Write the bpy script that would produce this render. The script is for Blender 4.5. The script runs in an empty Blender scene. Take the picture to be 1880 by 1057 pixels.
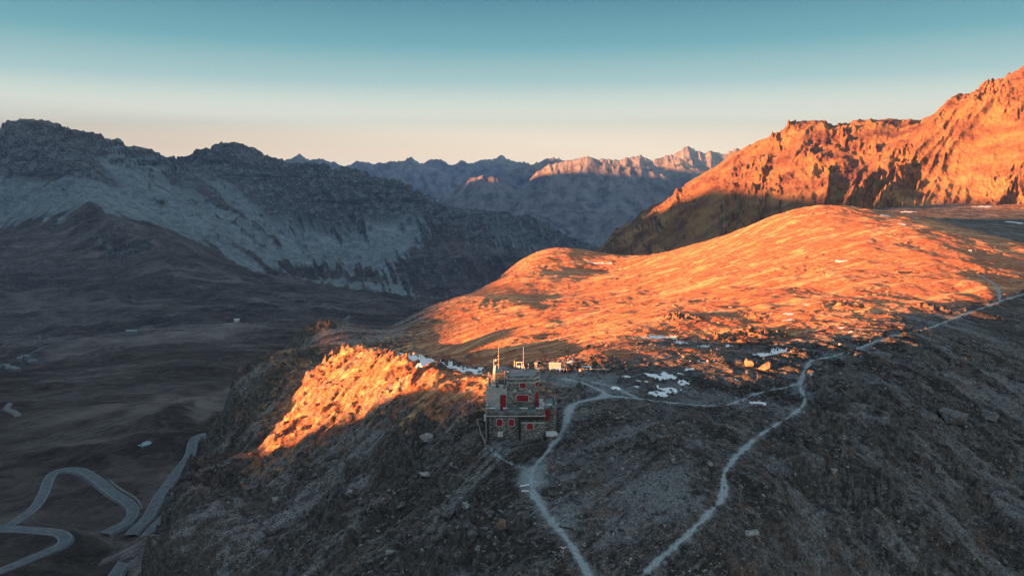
import bpy, math, random
import numpy as np
from mathutils import Vector, Matrix

R = math.radians
C = bpy.context.scene.collection
sc = bpy.context.scene

# ------------------------------------------------------------------ camera
PITCH = R(10.3)
FPX, CX, CY = 1254.0, 940.0, 528.5          # focal length and centre in photo pixels
cam_d = bpy.data.cameras.new('camera')
cam = bpy.data.objects.new('camera', cam_d)
C.objects.link(cam)
cam.location = (0, 0, 0)
cam.rotation_euler = (R(90) - PITCH, 0, 0)
cam_d.sensor_width = 36.0
cam_d.lens = 36.0 * FPX / 1880.0
cam_d.clip_start = 0.5
cam_d.clip_end = 90000
sc.camera = cam

# ------------------------------------------------------------------ light
SUN_AZ = R(22)      # the sun stands to the left, 22 degrees behind the camera's side
SUN_EL = R(4)
SH = Vector((-math.cos(SUN_AZ), -math.sin(SUN_AZ)))         # horizontal direction to the sun
SD = Vector((SH.x * math.cos(SUN_EL), SH.y * math.cos(SUN_EL), math.sin(SUN_EL)))
sun_d = bpy.data.lights.new('sun', 'SUN')
sun_d.energy = 4.6
sun_d.angle = R(0.5)
sun_d.color = (1.0, 0.335, 0.10)
sun = bpy.data.objects.new('sun', sun_d)
C.objects.link(sun)
sun.rotation_euler = SD.to_track_quat('Z', 'Y').to_euler()

world = bpy.data.worlds.new("World")
sc.world = world
world.use_nodes = True
nt = world.node_tree
nt.nodes.clear()
wo = nt.nodes.new('ShaderNodeOutputWorld')
bg = nt.nodes.new('ShaderNodeBackground')
bg.inputs['Strength'].default_value = 0.06
sky = nt.nodes.new('ShaderNodeTexSky')
sky.sky_type = 'NISHITA'
sky.sun_disc = False
sky.sun_elevation = SUN_EL
sky.sun_rotation = math.atan2(SH.x, SH.y)
sky.altitude = 2800
tc = nt.nodes.new('ShaderNodeTexCoord')
sep = nt.nodes.new('ShaderNodeSeparateXYZ')
nt.links.new(tc.outputs['Generated'], sep.inputs[0])
ramp = nt.nodes.new('ShaderNodeValToRGB')
mp = nt.nodes.new('ShaderNodeMapRange')
mp.inputs['From Min'].default_value = 0.0
mp.inputs['From Max'].default_value = 0.5
nt.links.new(sep.outputs['Z'], mp.inputs['Value'])
nt.links.new(mp.outputs[0], ramp.inputs[0])
def lin(r, g, b):
    f = lambda c: (c / 12.92 if c <= 0.04045 else ((c + 0.055) / 1.055) ** 2.4)
    return (f(r / 255), f(g / 255), f(b / 255), 1)
EXPO = 3.95
SKYC = [(0.0, (255, 251, 238)), (0.03, (254, 247, 231)), (0.075, (242, 240, 227)), (0.12, (216, 228, 224)),
        (0.22, (168, 205, 211)), (0.32, (115, 177, 191)), (0.44, (72, 145, 168)), (0.62, (132, 165, 180)), (0.8, (160, 184, 200)), (1.0, (168, 190, 204))]
AIR = (0.27, 0.45, 0.54)      # glow of a thick layer of the haze
cr = ramp.color_ramp
for i, (p, c) in enumerate(SKYC):
    e = cr.elements[i] if i < 2 else cr.elements.new(p)
    e.position = p
for i, (p, c) in enumerate(SKYC):
    cr.elements[i].position = p
    lc = lin(*c); T = math.exp(-4.5e-5 * min(24000, 1480 / max(p * 0.5, 0.02)))      # what the haze box lets through
    cr.elements[i].color = tuple(max(0.02, (lc[q] - (1 - T) * AIR[q])) / T / 3 for q in range(3)) + (1,)
gain = nt.nodes.new('ShaderNodeMixRGB')
gain.blend_type = 'MULTIPLY'; gain.inputs[0].default_value = 1
k = 3.0 / (0.06 * 2 ** EXPO)
gain.inputs[2].default_value = (k, k, k, 1)
nt.links.new(ramp.outputs[0], gain.inputs[1])
mx = nt.nodes.new('ShaderNodeMixRGB')
mx.inputs[0].default_value = 0.01
nt.links.new(gain.outputs[0], mx.inputs[1])
nt.links.new(sky.outputs[0], mx.inputs[2])
nt.links.new(mx.outputs[0], bg.inputs['Color'])
nt.links.new(bg.outputs[0], wo.inputs[0])

sc.view_settings.view_transform = 'Standard'
sc.view_settings.look = 'None'
sc.view_settings.exposure = EXPO
sc.view_settings.gamma = 1
sc.cycles.volume_bounces = 0
sc.cycles.max_bounces = 4
sc.cycles.diffuse_bounces = 2

# ------------------------------------------------------------------ geometry tools
ct, st_ = math.cos(PITCH), math.sin(PITCH)
def ray(px, py):
    a = (px - CX) / FPX; b = (CY - py) / FPX
    return a, ct + b * st_, -st_ + b * ct
def P(px, py, Y):
    x, y, z = ray(px, py)
    return (x / y * Y, Y, z / y * Y)

_rs = np.random.RandomState(7)
_perm = np.concatenate([_rs.permutation(1024)] * 3).astype(np.int32)
_ang = _rs.rand(1024) * 2 * np.pi
_gx, _gy = np.cos(_ang).astype(np.float32), np.sin(_ang).astype(np.float32)
def perlin(x, y, seed=0):
    x = np.asarray(x, np.float64) + seed * 17.31; y = np.asarray(y, np.float64) + seed * 7.77
    xi = np.floor(x).astype(np.int64); yi = np.floor(y).astype(np.int64)
    xf = (x - xi); yf = (y - yi)
    u = xf * xf * xf * (xf * (xf * 6 - 15) + 10); v = yf * yf * yf * (yf * (yf * 6 - 15) + 10)
    xi &= 1023; yi &= 1023
    def g(ix, iy, fx, fy):
        h = _perm[_perm[ix & 1023] + (iy & 1023)]
        return _gx[h] * fx + _gy[h] * fy
    a = g(xi, yi, xf, yf); b = g(xi + 1, yi, xf - 1, yf)
    c = g(xi, yi + 1, xf, yf - 1); d = g(xi + 1, yi + 1, xf - 1, yf - 1)
    return (a + u * (b - a) + v * ((c + u * (d - c)) - (a + u * (b - a)))) * 1.5
def fbm(x, y, wl, octs, seed=0, gain=0.5):
    s = 0; a = 1; f = 1.0 / wl
    for o in range(octs):
        s = s + a * perlin(x * f, y * f, seed + o * 3); a *= gain; f *= 2.03
    return s
def ridged(x, y, wl, octs, seed=0, gain=0.5):
    s = 0; a = 1; f = 1.0 / wl; w = 1
    for o in range(octs):
        n = 1 - np.abs(perlin(x * f, y * f, seed + o * 3)) * 1.6
        n = n * n * w; w = np.clip(n * 1.6, 0, 1)
        s = s + a * n; a *= gain; f *= 2.07
    return s - 0.9
def smooth(a, b, x):
    t = np.clip((x - a) / (b - a), 0, 1)
    return t * t * (3 - 2 * t)

class TPS:
    """thin plate surface through control points, in (bearing, log distance)"""
    def __init__(s, pts, lam=1e-5, relief=0.0):
        # pts: (px, py, Y[, m]) seen points or ('u', px, z, Y[, m]) unseen ones
        q = []; vals = []; ms = []
        for p in pts:
            if p[0] == 'u':
                x, y, _ = P(p[1], 600, p[3]); z = p[2]; m = p[4] if len(p) > 4 else None
            elif p[0] == 'w':
                x, y, _ = P(p[1], p[2], p[4]); z = p[3]; m = None
            else:
                x, y, z = P(*p[:3]); m = p[3] if len(p) > 3 else None
            q.append((x / y, math.log(y))); vals.append(z / y); ms.append(m)
        s.q = np.array(q); n = len(q)
        s.w = s.solve(s.q, np.array(vals), lam)
        idx = [i for i in range(n) if ms[i] is not None]
        s.mw = None
        if idx:
            s.mq = s.q[idx]
            s.mw = s.solve(s.mq, np.array([ms[i] for i in idx], float), 1e-4)
    @staticmethod
    def kern(d2):
        return 0.5 * d2 * np.log(d2 + 1e-12)
    @classmethod
    def solve(cls, q, v, lam):
        n = len(q)
        d2 = ((q[:, None] - q[None]) ** 2).sum(2)
        A = np.zeros((n + 3, n + 3)); A[:n, :n] = cls.kern(d2) + lam * np.eye(n)
        A[:n, n] = 1; A[:n, n + 1:] = q; A[n, :n] = 1; A[n + 1:, :n] = q.T
        return np.linalg.solve(A, np.concatenate([v, np.zeros(3)]))
    @classmethod
    def ev(cls, q, w, u, v):
        sh = u.shape; u = u.ravel(); v = v.ravel(); out = np.empty(len(u)); n = len(q)
        for i in range(0, len(u), 20000):
            uu = u[i:i + 20000]; vv = v[i:i + 20000]
            d2 = (uu[:, None] - q[None, :, 0]) ** 2 + (vv[:, None] - q[None, :, 1]) ** 2
            out[i:i + 20000] = cls.kern(d2) @ w[:n] + w[n] + w[n + 1] * uu + w[n + 2] * vv
        return out.reshape(sh)
    def grid(s, us, vs, mask=False, step=6):
        """evaluate coarse, then interpolate to the full grid (rows vs, columns us)"""
        cu = np.linspace(us[0], us[-1], max(8, len(us) // step)); cv = np.linspace(vs[0], vs[-1], max(8, len(vs) // step))
        U, V = np.meshgrid(cu, cv)
        g = s.ev(s.mq if mask else s.q, s.mw if mask else s.w, U, V)
        return cubic2(g, cu, cv, us, vs)
    def z(s, x, y):
        x = np.asarray(x, float); y = np.asarray(y, float)
        return s.ev(s.q, s.w, x / y, np.log(y)) * y
def cubic1(g, c, x):      # Catmull-Rom along axis 0
    t = (x - c[0]) / (c[1] - c[0]); i = np.clip(np.floor(t).astype(int), 0, len(c) - 2); f = (t - i)[:, None]
    p0 = g[np.clip(i - 1, 0, len(c) - 1)]; p1 = g[i]; p2 = g[i + 1]; p3 = g[np.clip(i + 2, 0, len(c) - 1)]
    return p1 + 0.5 * f * (p2 - p0 + f * (2 * p0 - 5 * p1 + 4 * p2 - p3 + f * (3 * (p1 - p2) + p3 - p0)))
def cubic2(g, cu, cv, us, vs):
    return cubic1(cubic1(g, cv, vs).T, cu, us).T

def ground_z(t, x, y):
    fu = (x / y - t.us[0]) / (t.us[1] - t.us[0]); fv = (math.log(y) - t.vs[0]) / (t.vs[1] - t.vs[0])
    i = min(max(int(fu), 0), len(t.us) - 2); j = min(max(int(fv), 0), len(t.vs) - 2); fu -= i; fv -= j
    Z = t.Z
    return float((Z[j, i] * (1 - fu) + Z[j, i + 1] * fu) * (1 - fv) + (Z[j + 1, i] * (1 - fu) + Z[j + 1, i + 1] * fu) * fv)
def hit(t, px, py, Y0=40, Y1=1100, fn=None):
    """the ground point a photo pixel looks at"""
    fn = fn or (lambda x, y: ground_z(t, x, y)); a, b, c = ray(px, py); Y = Y0
    while Y < Y1:
        if c / b * Y < fn(a / b * Y, Y): break
        Y *= 1.004
    return (a / b * Y, Y, c / b * Y)
def tag(o, label=None, cat=None, group=None, kind=None):
    if label: o['label'] = label
    if cat: o['category'] = cat
    if group: o['group'] = group
    if kind: o['kind'] = kind
    return o

def make_mesh(name, co, quads, mat, attrs=None, smooth_=True, parent=None):
    me = bpy.data.meshes.new(name)
    n = len(co); m = len(quads); kf = quads.shape[1]
    me.vertices.add(n); me.vertices.foreach_set('co', np.ascontiguousarray(co, np.float32).ravel())
    me.loops.add(m * kf); me.loops.foreach_set('vertex_index', np.ascontiguousarray(quads, np.int32).ravel())
    me.polygons.add(m); me.polygons.foreach_set('loop_start', np.arange(0, m * kf, kf, dtype=np.int32))
    me.polygons.foreach_set('use_smooth', np.full(m, smooth_, bool))
    me.update(calc_edges=True)
    for k_, v in (attrs or {}).items():
        a = me.attributes.new(k_, 'FLOAT', 'POINT'); a.data.foreach_set('value', np.ascontiguousarray(v, np.float32).ravel())
    me.materials.append(mat)
    o = bpy.data.objects.new(name, me); C.objects.link(o)
    if parent: o.parent = parent
    return o
def grid_quads(nr, nc):
    i = np.arange(nr - 1)[:, None] * nc + np.arange(nc - 1)[None]
    return np.stack([i, i + 1, i + nc + 1, i + nc], 2).reshape(-1, 4)
def submesh(name, co, quads, sel, mat, attrs):
    q = quads[sel]; used, inv = np.unique(q, return_inverse=True)
    return make_mesh(name, co[used], inv.reshape(q.shape), mat, {k_: v[used] for k_, v in attrs.items()})

def seg_dist(x, y, line):
    """distance to a polyline in plan"""
    d = np.full(x.shape, 1e9)
    for (ax, ay), (bx, by) in zip(line[:-1], line[1:]):
        dx, dy = bx - ax, by - ay; L = dx * dx + dy * dy + 1e-9
        t = np.clip(((x - ax) * dx + (y - ay) * dy) / L, 0, 1)
        d = np.minimum(d, np.hypot(x - ax - t * dx, y - ay - t * dy))
    return d
def spline(pts, n=12):
    p = np.array(pts, float); out = []
    for i in range(len(p) - 1):
        p0 = p[max(i - 1, 0)]; p1 = p[i]; p2 = p[i + 1]; p3 = p[min(i + 2, len(p) - 1)]
        for t in np.linspace(0, 1, n, endpoint=False):
            out.append(p1 + 0.5 * t * (p2 - p0 + t * (2 * p0 - 5 * p1 + 4 * p2 - p3 + t * (3 * (p1 - p2) + p3 - p0))))
    out.append(p[-1]); return np.array(out)

# ------------------------------------------------------------------ material tools
def new_mat(name):
    m = bpy.data.materials.new(name); m.use_nodes = True
    n = m.node_tree; b = n.nodes['Principled BSDF']; b.inputs['Roughness'].default_value = 0.95
    b.inputs['Specular IOR Level'].default_value = 0.15
    return m, n, b
class NB:
    def __init__(s, n): s.n = n; s.co = n.nodes.new('ShaderNodeTexCoord').outputs['Object']
    def noise(s, scale, detail=6, rough=0.55, stretch=None, rot=0, dist=0):
        t = s.n.nodes.new('ShaderNodeTexNoise'); t.inputs['Scale'].default_value = scale
        t.inputs['Detail'].default_value = detail; t.inputs['Roughness'].default_value = rough; t.inputs['Distortion'].default_value = dist
        src = s.co
        if stretch:
            if rot:      # turn first, then stretch: streaks run along the bearing rot
                m0 = s.n.nodes.new('ShaderNodeMapping'); m0.inputs['Rotation'].default_value = (0, 0, -rot)
                s.n.links.new(src, m0.inputs[0]); src = m0.outputs[0]
            mp_ = s.n.nodes.new('ShaderNodeMapping'); mp_.inputs['Scale'].default_value = stretch
            s.n.links.new(src, mp_.inputs[0]); src = mp_.outputs[0]
        s.n.links.new(src, t.inputs['Vector']); return t.outputs['Fac']
    def voro(s, scale, feature='F1', out='Distance', rand=1):
        t = s.n.nodes.new('ShaderNodeTexVoronoi'); t.inputs['Scale'].default_value = scale; t.feature = feature
        t.inputs['Randomness'].default_value = rand
        s.n.links.new(s.co, t.inputs['Vector']); return t.outputs[out]
    def attr(s, name):
        t = s.n.nodes.new('ShaderNodeAttribute'); t.attribute_name = name; return t.outputs['Fac']
    def rng(s, v, a, b, c=0.0, d=1.0):
        t = s.n.nodes.new('ShaderNodeMapRange'); s.n.links.new(v, t.inputs['Value'])
        for k_, x in zip(('From Min', 'From Max', 'To Min', 'To Max'), (a, b, c, d)): t.inputs[k_].default_value = x
        t.interpolation_type = 'SMOOTHSTEP'; return t.outputs[0]
    def math(s, op, a, b):
        t = s.n.nodes.new('ShaderNodeMath'); t.operation = op
        for i, x in enumerate((a, b)):
            if isinstance(x, (int, float)): t.inputs[i].default_value = x
            else: s.n.links.new(x, t.inputs[i])
        return t.outputs[0]
    def mix(s, f, a, b, mode='MIX'):
        t = s.n.nodes.new('ShaderNodeMixRGB'); t.blend_type = mode
        for i, x in enumerate((f, a, b)):
            if isinstance(x, (int, float)): t.inputs[i].default_value = x
            elif isinstance(x, tuple): t.inputs[i].default_value = (*x[:3], 1)
            else: s.n.links.new(x, t.inputs[i])
        return t.outputs[0]
    def bump(s, h, strength, dist, bsdf, normal=None):
        t = s.n.nodes.new('ShaderNodeBump'); t.inputs['Strength'].default_value = strength; t.inputs['Distance'].default_value = dist
        s.n.links.new(h, t.inputs['Height'])
        if normal: s.n.links.new(normal, t.inputs['Normal'])
        if bsdf: s.n.links.new(t.outputs[0], bsdf.inputs['Normal'])
        return t.outputs[0]
    def n_x(s):
        x = s.n.nodes.new('ShaderNodeSeparateXYZ'); s.n.links.new(s.co, x.inputs[0]); return x.outputs['X']
    def slope(s):
        g = s.n.nodes.new('ShaderNodeNewGeometry'); x = s.n.nodes.new('ShaderNodeSeparateXYZ')
        s.n.links.new(g.outputs['Normal'], x.inputs[0]); return x.outputs['Z']

# ---- near ground: scree, dry grass and rock; attribute grass, path, snow, rock
def near_material():
    m, n, b = new_mat('mountain_ground'); k_ = NB(n)
    big = k_.noise(0.055, 6, 0.62); mid = k_.noise(0.42, 8, 0.66); fine = k_.noise(2.6, 7, 0.72); vf = k_.noise(9, 4, 0.7)
    streak = k_.noise(0.75, 8, 0.7, (0.2, 1, 0.5), 0.72, 0.3); streak2 = k_.noise(0.6, 8, 0.7, (0.22, 1, 0.5), -0.6, 0.3)
    side = k_.rng(k_.n_x(), 20, 40)
    stk = k_.mix(side, streak, streak2)
    # scree: dark earth, blue grey gravel, paler stones in drifts
    med = k_.mix(side, k_.noise(1.1, 5, 0.6, (0.45, 1, 1), 0.72), k_.noise(1.1, 5, 0.6, (0.45, 1, 1), -0.6))
    scree = k_.mix(k_.rng(med, 0.36, 0.62), (0.042, 0.042, 0.044), (0.150, 0.150, 0.155))
    scree = k_.mix(k_.math('MULTIPLY', k_.rng(stk, 0.43, 0.57), 0.8), scree, k_.mix(k_.rng(med, 0.38, 0.6), (0.038, 0.031, 0.028), (0.125, 0.100, 0.085)))
    scree = k_.mix(k_.math('MULTIPLY', k_.rng(big, 0.52, 0.66), 0.8), scree, k_.mix(k_.rng(fine, 0.4, 0.62), (0.10, 0.105, 0.11), (0.22, 0.23, 0.24)))
    scree = k_.mix(k_.math('MULTIPLY', k_.rng(mid, 0.56, 0.66), 0.6), scree, (0.036, 0.034, 0.033))
    scree = k_.mix(k_.math('MULTIPLY', k_.rng(k_.noise(0.17, 6, 0.6), 0.56, 0.66), 0.5), scree, (0.17, 0.10, 0.07))
    tg = k_.mix(side, k_.noise(0.13, 6, 0.62, (0.28, 1, 0.5), 0.72, 0.8), k_.noise(0.12, 6, 0.62, (0.28, 1, 0.5), -0.6, 0.8))
    scree = k_.mix(k_.math('MULTIPLY', k_.rng(tg, 0.52, 0.58), 0.8), scree, k_.mix(k_.rng(fine, 0.38, 0.62), (0.12, 0.127, 0.135), (0.30, 0.315, 0.325)))
    scree = k_.mix(k_.math('MULTIPLY', k_.rng(tg, 0.47, 0.42), 0.75), scree, (0.034, 0.030, 0.028))
    scree = k_.mix(k_.math('MULTIPLY', k_.rng(stk, 0.56, 0.63), 0.6), scree, (0.25, 0.245, 0.245))
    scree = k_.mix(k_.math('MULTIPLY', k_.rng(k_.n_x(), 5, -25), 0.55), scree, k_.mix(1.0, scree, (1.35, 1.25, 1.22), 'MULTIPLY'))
    for sc_v, thr, amt in ((0.9, 0.80, 0.75), (2.4, 0.74, 0.75), (5.0, 0.72, 0.6)):
        vc = k_.voro(sc_v, out='Color'); vs_ = n.nodes.new('ShaderNodeSeparateColor'); n.links.new(vc, vs_.inputs[0]); vd = k_.voro(sc_v)
        blob = k_.math('MULTIPLY', k_.rng(k_.math('ADD', vd, k_.math('MULTIPLY', fine, 0.35)), 0.50, 0.44), k_.rng(k_.math('ADD', vs_.outputs[0], k_.math('MULTIPLY', mid, 0.4)), thr + 0.2, thr + 0.24))
        tone = k_.mix(vs_.outputs[1], (0.17, 0.17, 0.175), (0.38, 0.38, 0.375))
        scree = k_.mix(k_.math('MULTIPLY', blob, amt), scree, tone)
        dk = k_.math('MULTIPLY', k_.rng(vd, 0.55, 0.48), k_.rng(vs_.outputs[2], 0.80, 0.84))
        scree = k_.mix(k_.math('MULTIPLY', dk, 0.6), scree, (0.028, 0.026, 0.026))
    pale = k_.math('MULTIPLY', k_.rng(fine, 0.58, 0.66), k_.rng(mid, 0.42, 0.60))
    scree = k_.mix(k_.math('MULTIPLY', pale, 0.75), scree, (0.34, 0.345, 0.345))
    grass = k_.mix(k_.rng(mid, 0.3, 0.7), (0.36, 0.155, 0.09), (0.66, 0.33, 0.18))
    grass = k_.mix(k_.rng(fine, 0.36, 0.6), (0.20, 0.10, 0.058), grass)
    grass = k_.mix(k_.math('MULTIPLY', k_.rng(big, 0.45, 0.62), 0.7), grass, (0.46, 0.165, 0.085))
    grass = k_.mix(k_.math('MULTIPLY', k_.rng(vf, 0.58, 0.7), 0.35), grass, (0.66, 0.42, 0.28))
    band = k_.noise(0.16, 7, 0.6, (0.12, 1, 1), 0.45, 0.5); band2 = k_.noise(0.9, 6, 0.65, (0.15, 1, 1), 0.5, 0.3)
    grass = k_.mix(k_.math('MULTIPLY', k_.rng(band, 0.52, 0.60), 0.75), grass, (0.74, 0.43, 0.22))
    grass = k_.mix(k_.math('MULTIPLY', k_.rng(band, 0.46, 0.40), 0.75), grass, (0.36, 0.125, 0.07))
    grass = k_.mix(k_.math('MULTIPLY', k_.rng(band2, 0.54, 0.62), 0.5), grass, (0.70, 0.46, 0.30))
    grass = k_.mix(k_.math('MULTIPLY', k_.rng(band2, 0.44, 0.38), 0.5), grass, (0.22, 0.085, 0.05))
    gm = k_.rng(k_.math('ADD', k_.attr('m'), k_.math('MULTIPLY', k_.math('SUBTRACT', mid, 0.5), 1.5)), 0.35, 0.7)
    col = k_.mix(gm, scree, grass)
    rk = k_.mix(k_.rng(k_.noise(0.9, 9, 0.75), 0.38, 0.68), (0.045, 0.045, 0.045), (0.23, 0.235, 0.235))
    rk = k_.mix(k_.math('MULTIPLY', k_.rng(big, 0.4, 0.6), 0.4), rk, (0.14, 0.10, 0.08))
    sl = k_.rng(k_.slope(), 0.70, 0.5)
    rm = k_.math('MAXIMUM', k_.math('MULTIPLY', sl, 0.85), k_.attr('rock'))
    col = k_.mix(rm, col, rk)
    pth = k_.mix(k_.rng(fine, 0.3, 0.7), (0.24, 0.28, 0.30), (0.46, 0.54, 0.58))
    pm = k_.rng(k_.math('ADD', k_.attr('path'), k_.math('MULTIPLY', k_.math('SUBTRACT', mid, 0.5), 0.7)), 0.12, 1.0)
    pm = k_.math('MULTIPLY', pm, k_.rng(vf, 0.1, 0.45, 0.55, 1.0))
    col = k_.mix(pm, col, pth)
    n.links.new(col, b.inputs['Base Color'])
    h = k_.math('ADD', k_.math('MULTIPLY', fine, 0.5), k_.math('MULTIPLY', med, 1.2))
    k_.bump(h, 1.0, 0.7, b)
    return m
def snow_material():
    m, n, b = new_mat('snow'); k_ = NB(n)
    col = k_.mix(k_.rng(k_.noise(1.5, 5), 0.3, 0.7), (0.72, 0.76, 0.80), (0.86, 0.88, 0.9))
    n.links.new(col, b.inputs['Base Color']); b.inputs['Roughness'].default_value = 0.6
    k_.bump(k_.noise(2.5, 5), 0.5, 0.15, b); return m
def slope_material(name, wl, grass_a, grass_b, rock_a, rock_b, scree_a, scree_b, lo=0.75, hi=0.6, bump=0.8):
    """far slopes; attribute 'm': 0 grass .. 1 scree"""
    m, n, b = new_mat(name); k_ = NB(n); f = 1.0 / wl
    a = k_.noise(f, 7, 0.6); c = k_.noise(f * 5, 7, 0.68); d = k_.noise(f * 0.7, 8, 0.62, (1, 0.25, 0.25), 0.4)
    g = k_.mix(k_.rng(a, 0.35, 0.65), grass_a, grass_b)
    g = k_.mix(k_.math('MULTIPLY', k_.rng(d, 0.5, 0.68), 0.6), g, tuple(x * 1.7 for x in grass_b))
    s_ = k_.mix(k_.rng(c, 0.35, 0.65), scree_a, scree_b)
    r = k_.mix(k_.rng(c, 0.35, 0.62), rock_a, rock_b)
    mm = k_.rng(k_.math('ADD', k_.attr('m'), k_.math('MULTIPLY', k_.math('SUBTRACT', k_.noise(f * 1.3, 8, 0.65), 0.5), 1.1)), 0.42, 0.58)
    col = k_.mix(mm, g, s_)
    sl = k_.rng(k_.math('ADD', k_.slope(), k_.math('MULTIPLY', k_.math('SUBTRACT', a, 0.5), 0.2)), lo, hi)
    col = k_.mix(sl, col, r)
    n.links.new(col, b.inputs['Base Color'])
    k_.bump(c, bump, wl * 0.12, b); return m

MAT_NEAR = near_material(); MAT_SNOW = snow_material()

# ------------------------------------------------------------------ layers
def layer(name, pts, pxr, Yr, nu, nv, disp, mat, kind='structure', lam=1e-6, extra=None, split=None):
    t = TPS(pts, lam)
    us = np.linspace((pxr[0] - CX) / FPX, (pxr[1] - CX) / FPX, nu)
    vs = np.linspace(math.log(Yr[0]), math.log(Yr[1]), nv)
    zy = t.grid(us, vs); U, V = np.meshgrid(us, vs); Y = np.exp(V); X = U * Y; Z = zy * Y
    attrs = {'m': t.grid(us, vs, mask=True).ravel()} if t.mw is not None else {}
    if extra: Z, more = extra(X, Y, Z, U, V); attrs.update({k_: v.ravel() for k_, v in more.items()})
    Z = Z + disp(X, Y, U, V, Z)
    t.us, t.vs, t.Z = us, vs, Z
    co = np.stack([X, Y, Z], 2).reshape(-1, 3)
    q = grid_quads(nv, nu)
    if split:
        for nm, sel, mt in split(co, q, attrs):
            if sel.any():
                tag(submesh(nm, co, q, sel, mt, attrs), kind='structure')
    else:
        tag(make_mesh(name, co, q, mat, attrs), kind=kind)
    return t

QN = 1.0    # mesh density of the near ground

# near ground: ridge with the tower, spur, and the sunlit hill behind.   last value: grass
G = [
 # footpath and ridge in front
 (1080,1057,80,.1),(1180,1057,82,.1),(980,870,102,.1),(1010,950,91,.1),(950,808,112,.1),(880,815,112.5,.1),(1030,800,113,.1),
 (1100,720,135,.1),(1000,690,145,.3),(1100,680,150,.2),(1200,690,150,.1),(1220,640,185,.3),(1340,742,132,.1),(1400,715,141,.2),
 (1475,740,133,.1),(1475,690,150,.1),(1490,660,165,.1),(1620,620,195,.2),(1760,580,235,.2),(1870,540,280,.3),
 (1430,780,122,.1),(1340,855,107,.1),(1330,900,100,.1),(1260,980,90,.1),(1200,850,104.5,.2),(1230,790,117,.2),(1130,800,114,.1),(1150,950,92,.1),
 # right flank
 (1860,740,168,.2),(1700,700,165,.2),(1600,740,141,.2),(1880,650,200,.2),(1880,1057,108,0),(1600,1057,98,0),(1400,1057,88,0),
 (1880,900,135,0),(1600,900,112,.1),(1400,900,101,.1),(1720,800,139,.1),
 ('u',2500,-90,100,0),('u',2500,-78,160,0),('u',2500,-74,260,.2),('u',2500,-62,420,.5),('u',2100,-88,80,0),
 # left flank
 (800,680,145,.7),(800,667,161,.4),(745,653,178,.4),(855,684,147,.6),(855,674,160,.4),('w',358,780,-106,206),('w',402,705,-102,236),('w',468,655,-102,262),('w',300,900,-108,163),('w',262,990,-108,145),('w',228,1057,-108,131),(890,688,140,.9),(890,720,128,.7),(720,657,164,.7),(640,632,195,.66),(595,600,330,.3),(640,606,330,.3),(545,612,305,.3),(500,650,232,.5),(430,702,213,.3),
 (388,780,186,.2),(330,900,152,.1),(290,980,134,.1),(262,1057,121,.1),
 (880,860,106,.2),(800,790,122,.3),(700,760,141,.4),(620,720,164,.6),(560,755,161,.62),(470,850,149,.5),(600,850,132,.2),(700,900,116,.1),
 (850,950,95.5,.1),(850,1057,84,.1),(700,1057,92,.1),(500,1057,104.5,.1),(400,1057,111,.1),(400,900,143,.1),(500,950,122,.1),
 (470,765,190,.4),(428,850,172,.2),(450,722,209,.3),('w',215,1057,-118,112),('u',150,-155,150),
 (700,690,156,.66),(600,670,186,.64),(520,740,180,.6),
 ('u',200,-118,128),('u',250,-125,160),('u',290,-130,195),('u',340,-135,230),('u',420,-128,260),('u',500,-130,345),('u',570,-125,375),('u',640,-120,375),(600,660,225,.4),('u',640,-66,240,.5),
 ('u',100,-130,100),('u',-200,-160,100),('u',-300,-190,180),('u',0,-190,300),('u',300,-170,300),('u',450,-170,360),('u',560,-150,400),
 # in front of the picture
 ('u',940,-52,60,.1),('u',940,-52,40,.1),('u',500,-66,60,.1),('u',200,-92,70,.1),('u',-300,-120,60,.1),('u',1500,-60,60,0),('u',2200,-86,55,0),
 (1060,660,158,.4),(1130,666,156,.4),(1200,665,159,.4),(1270,648,168,.5),(1100,640,186,.8),(1180,640,180,.7),
 (945,645,206,.8),(940,622,232,.9),(885,640,235,.8),(1000,625,222,.9),(1050,635,198,.9),
 # gully behind the spur
 ('u',850,-60,205,.6),('u',760,-69,235,.5),('u',700,-78,260,.4),('u',800,-56,180,.5),('u',720,-64,205,.5),
 # hill behind
 (690,606,320,.3),(750,580,345,.3),(800,561,380,.4),(850,545,420,.5),(900,520,480,.5),(940,490,555,.5),(970,475,610,.6),(1020,478,640,.5),(1060,480,680,.3),(1130,478,650,.5),
 (1200,466,600,1),(1300,441,560,1),(1400,406,540,1),(1480,380,530,1),(1530,376,525,1),(1600,394,490,1),(1700,415,440,1),(1780,440,400,1),(1830,462,370,1),
 (1880,500,330,.7),(1300,540,310,1),(1500,500,330,1),(1700,500,310,1),(1840,530,283,1),(1100,560,320,1),(1000,600,262,1),(1200,600,222,1),(1080,615,215,1),(1400,600,215,1),(1600,560,250,.8),
 (1300,645,180,.4),(1000,540,400,1),(1100,500,520,1),(1500,430,430,1),(1700,450,375,1),(870,600,300,.9),(870,545,415,.9),(1500,560,252,1),(1500,620,200,.4),
 # behind the hill
 ('u',700,-130,440),('u',800,-140,520),('u',900,-145,640),('u',970,-135,740),('u',1060,-130,820),('u',1150,-118,800),('u',1300,-100,760),('u',1420,-80,740),
 ('u',600,-190,520),('u',750,-240,700),('u',900,-260,900),('u',1100,-220,1050),('u',1300,-150,1000),
 (1620,388,800,.2),(1700,400,680,.1),(1880,377,900,.6),(1750,384,850,.3),(1880,440,480,.1),(1800,400,640,.1),('u',1560,-52,620,.1),('u',1500,-60,680,.1),('u',2300,-50,900,.3),('u',2400,-55,600,.3),
 ('u',1500,-75,950,.2),('u',1700,-62,1050,.2),('u',2000,-60,1150,.2),
]
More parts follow.
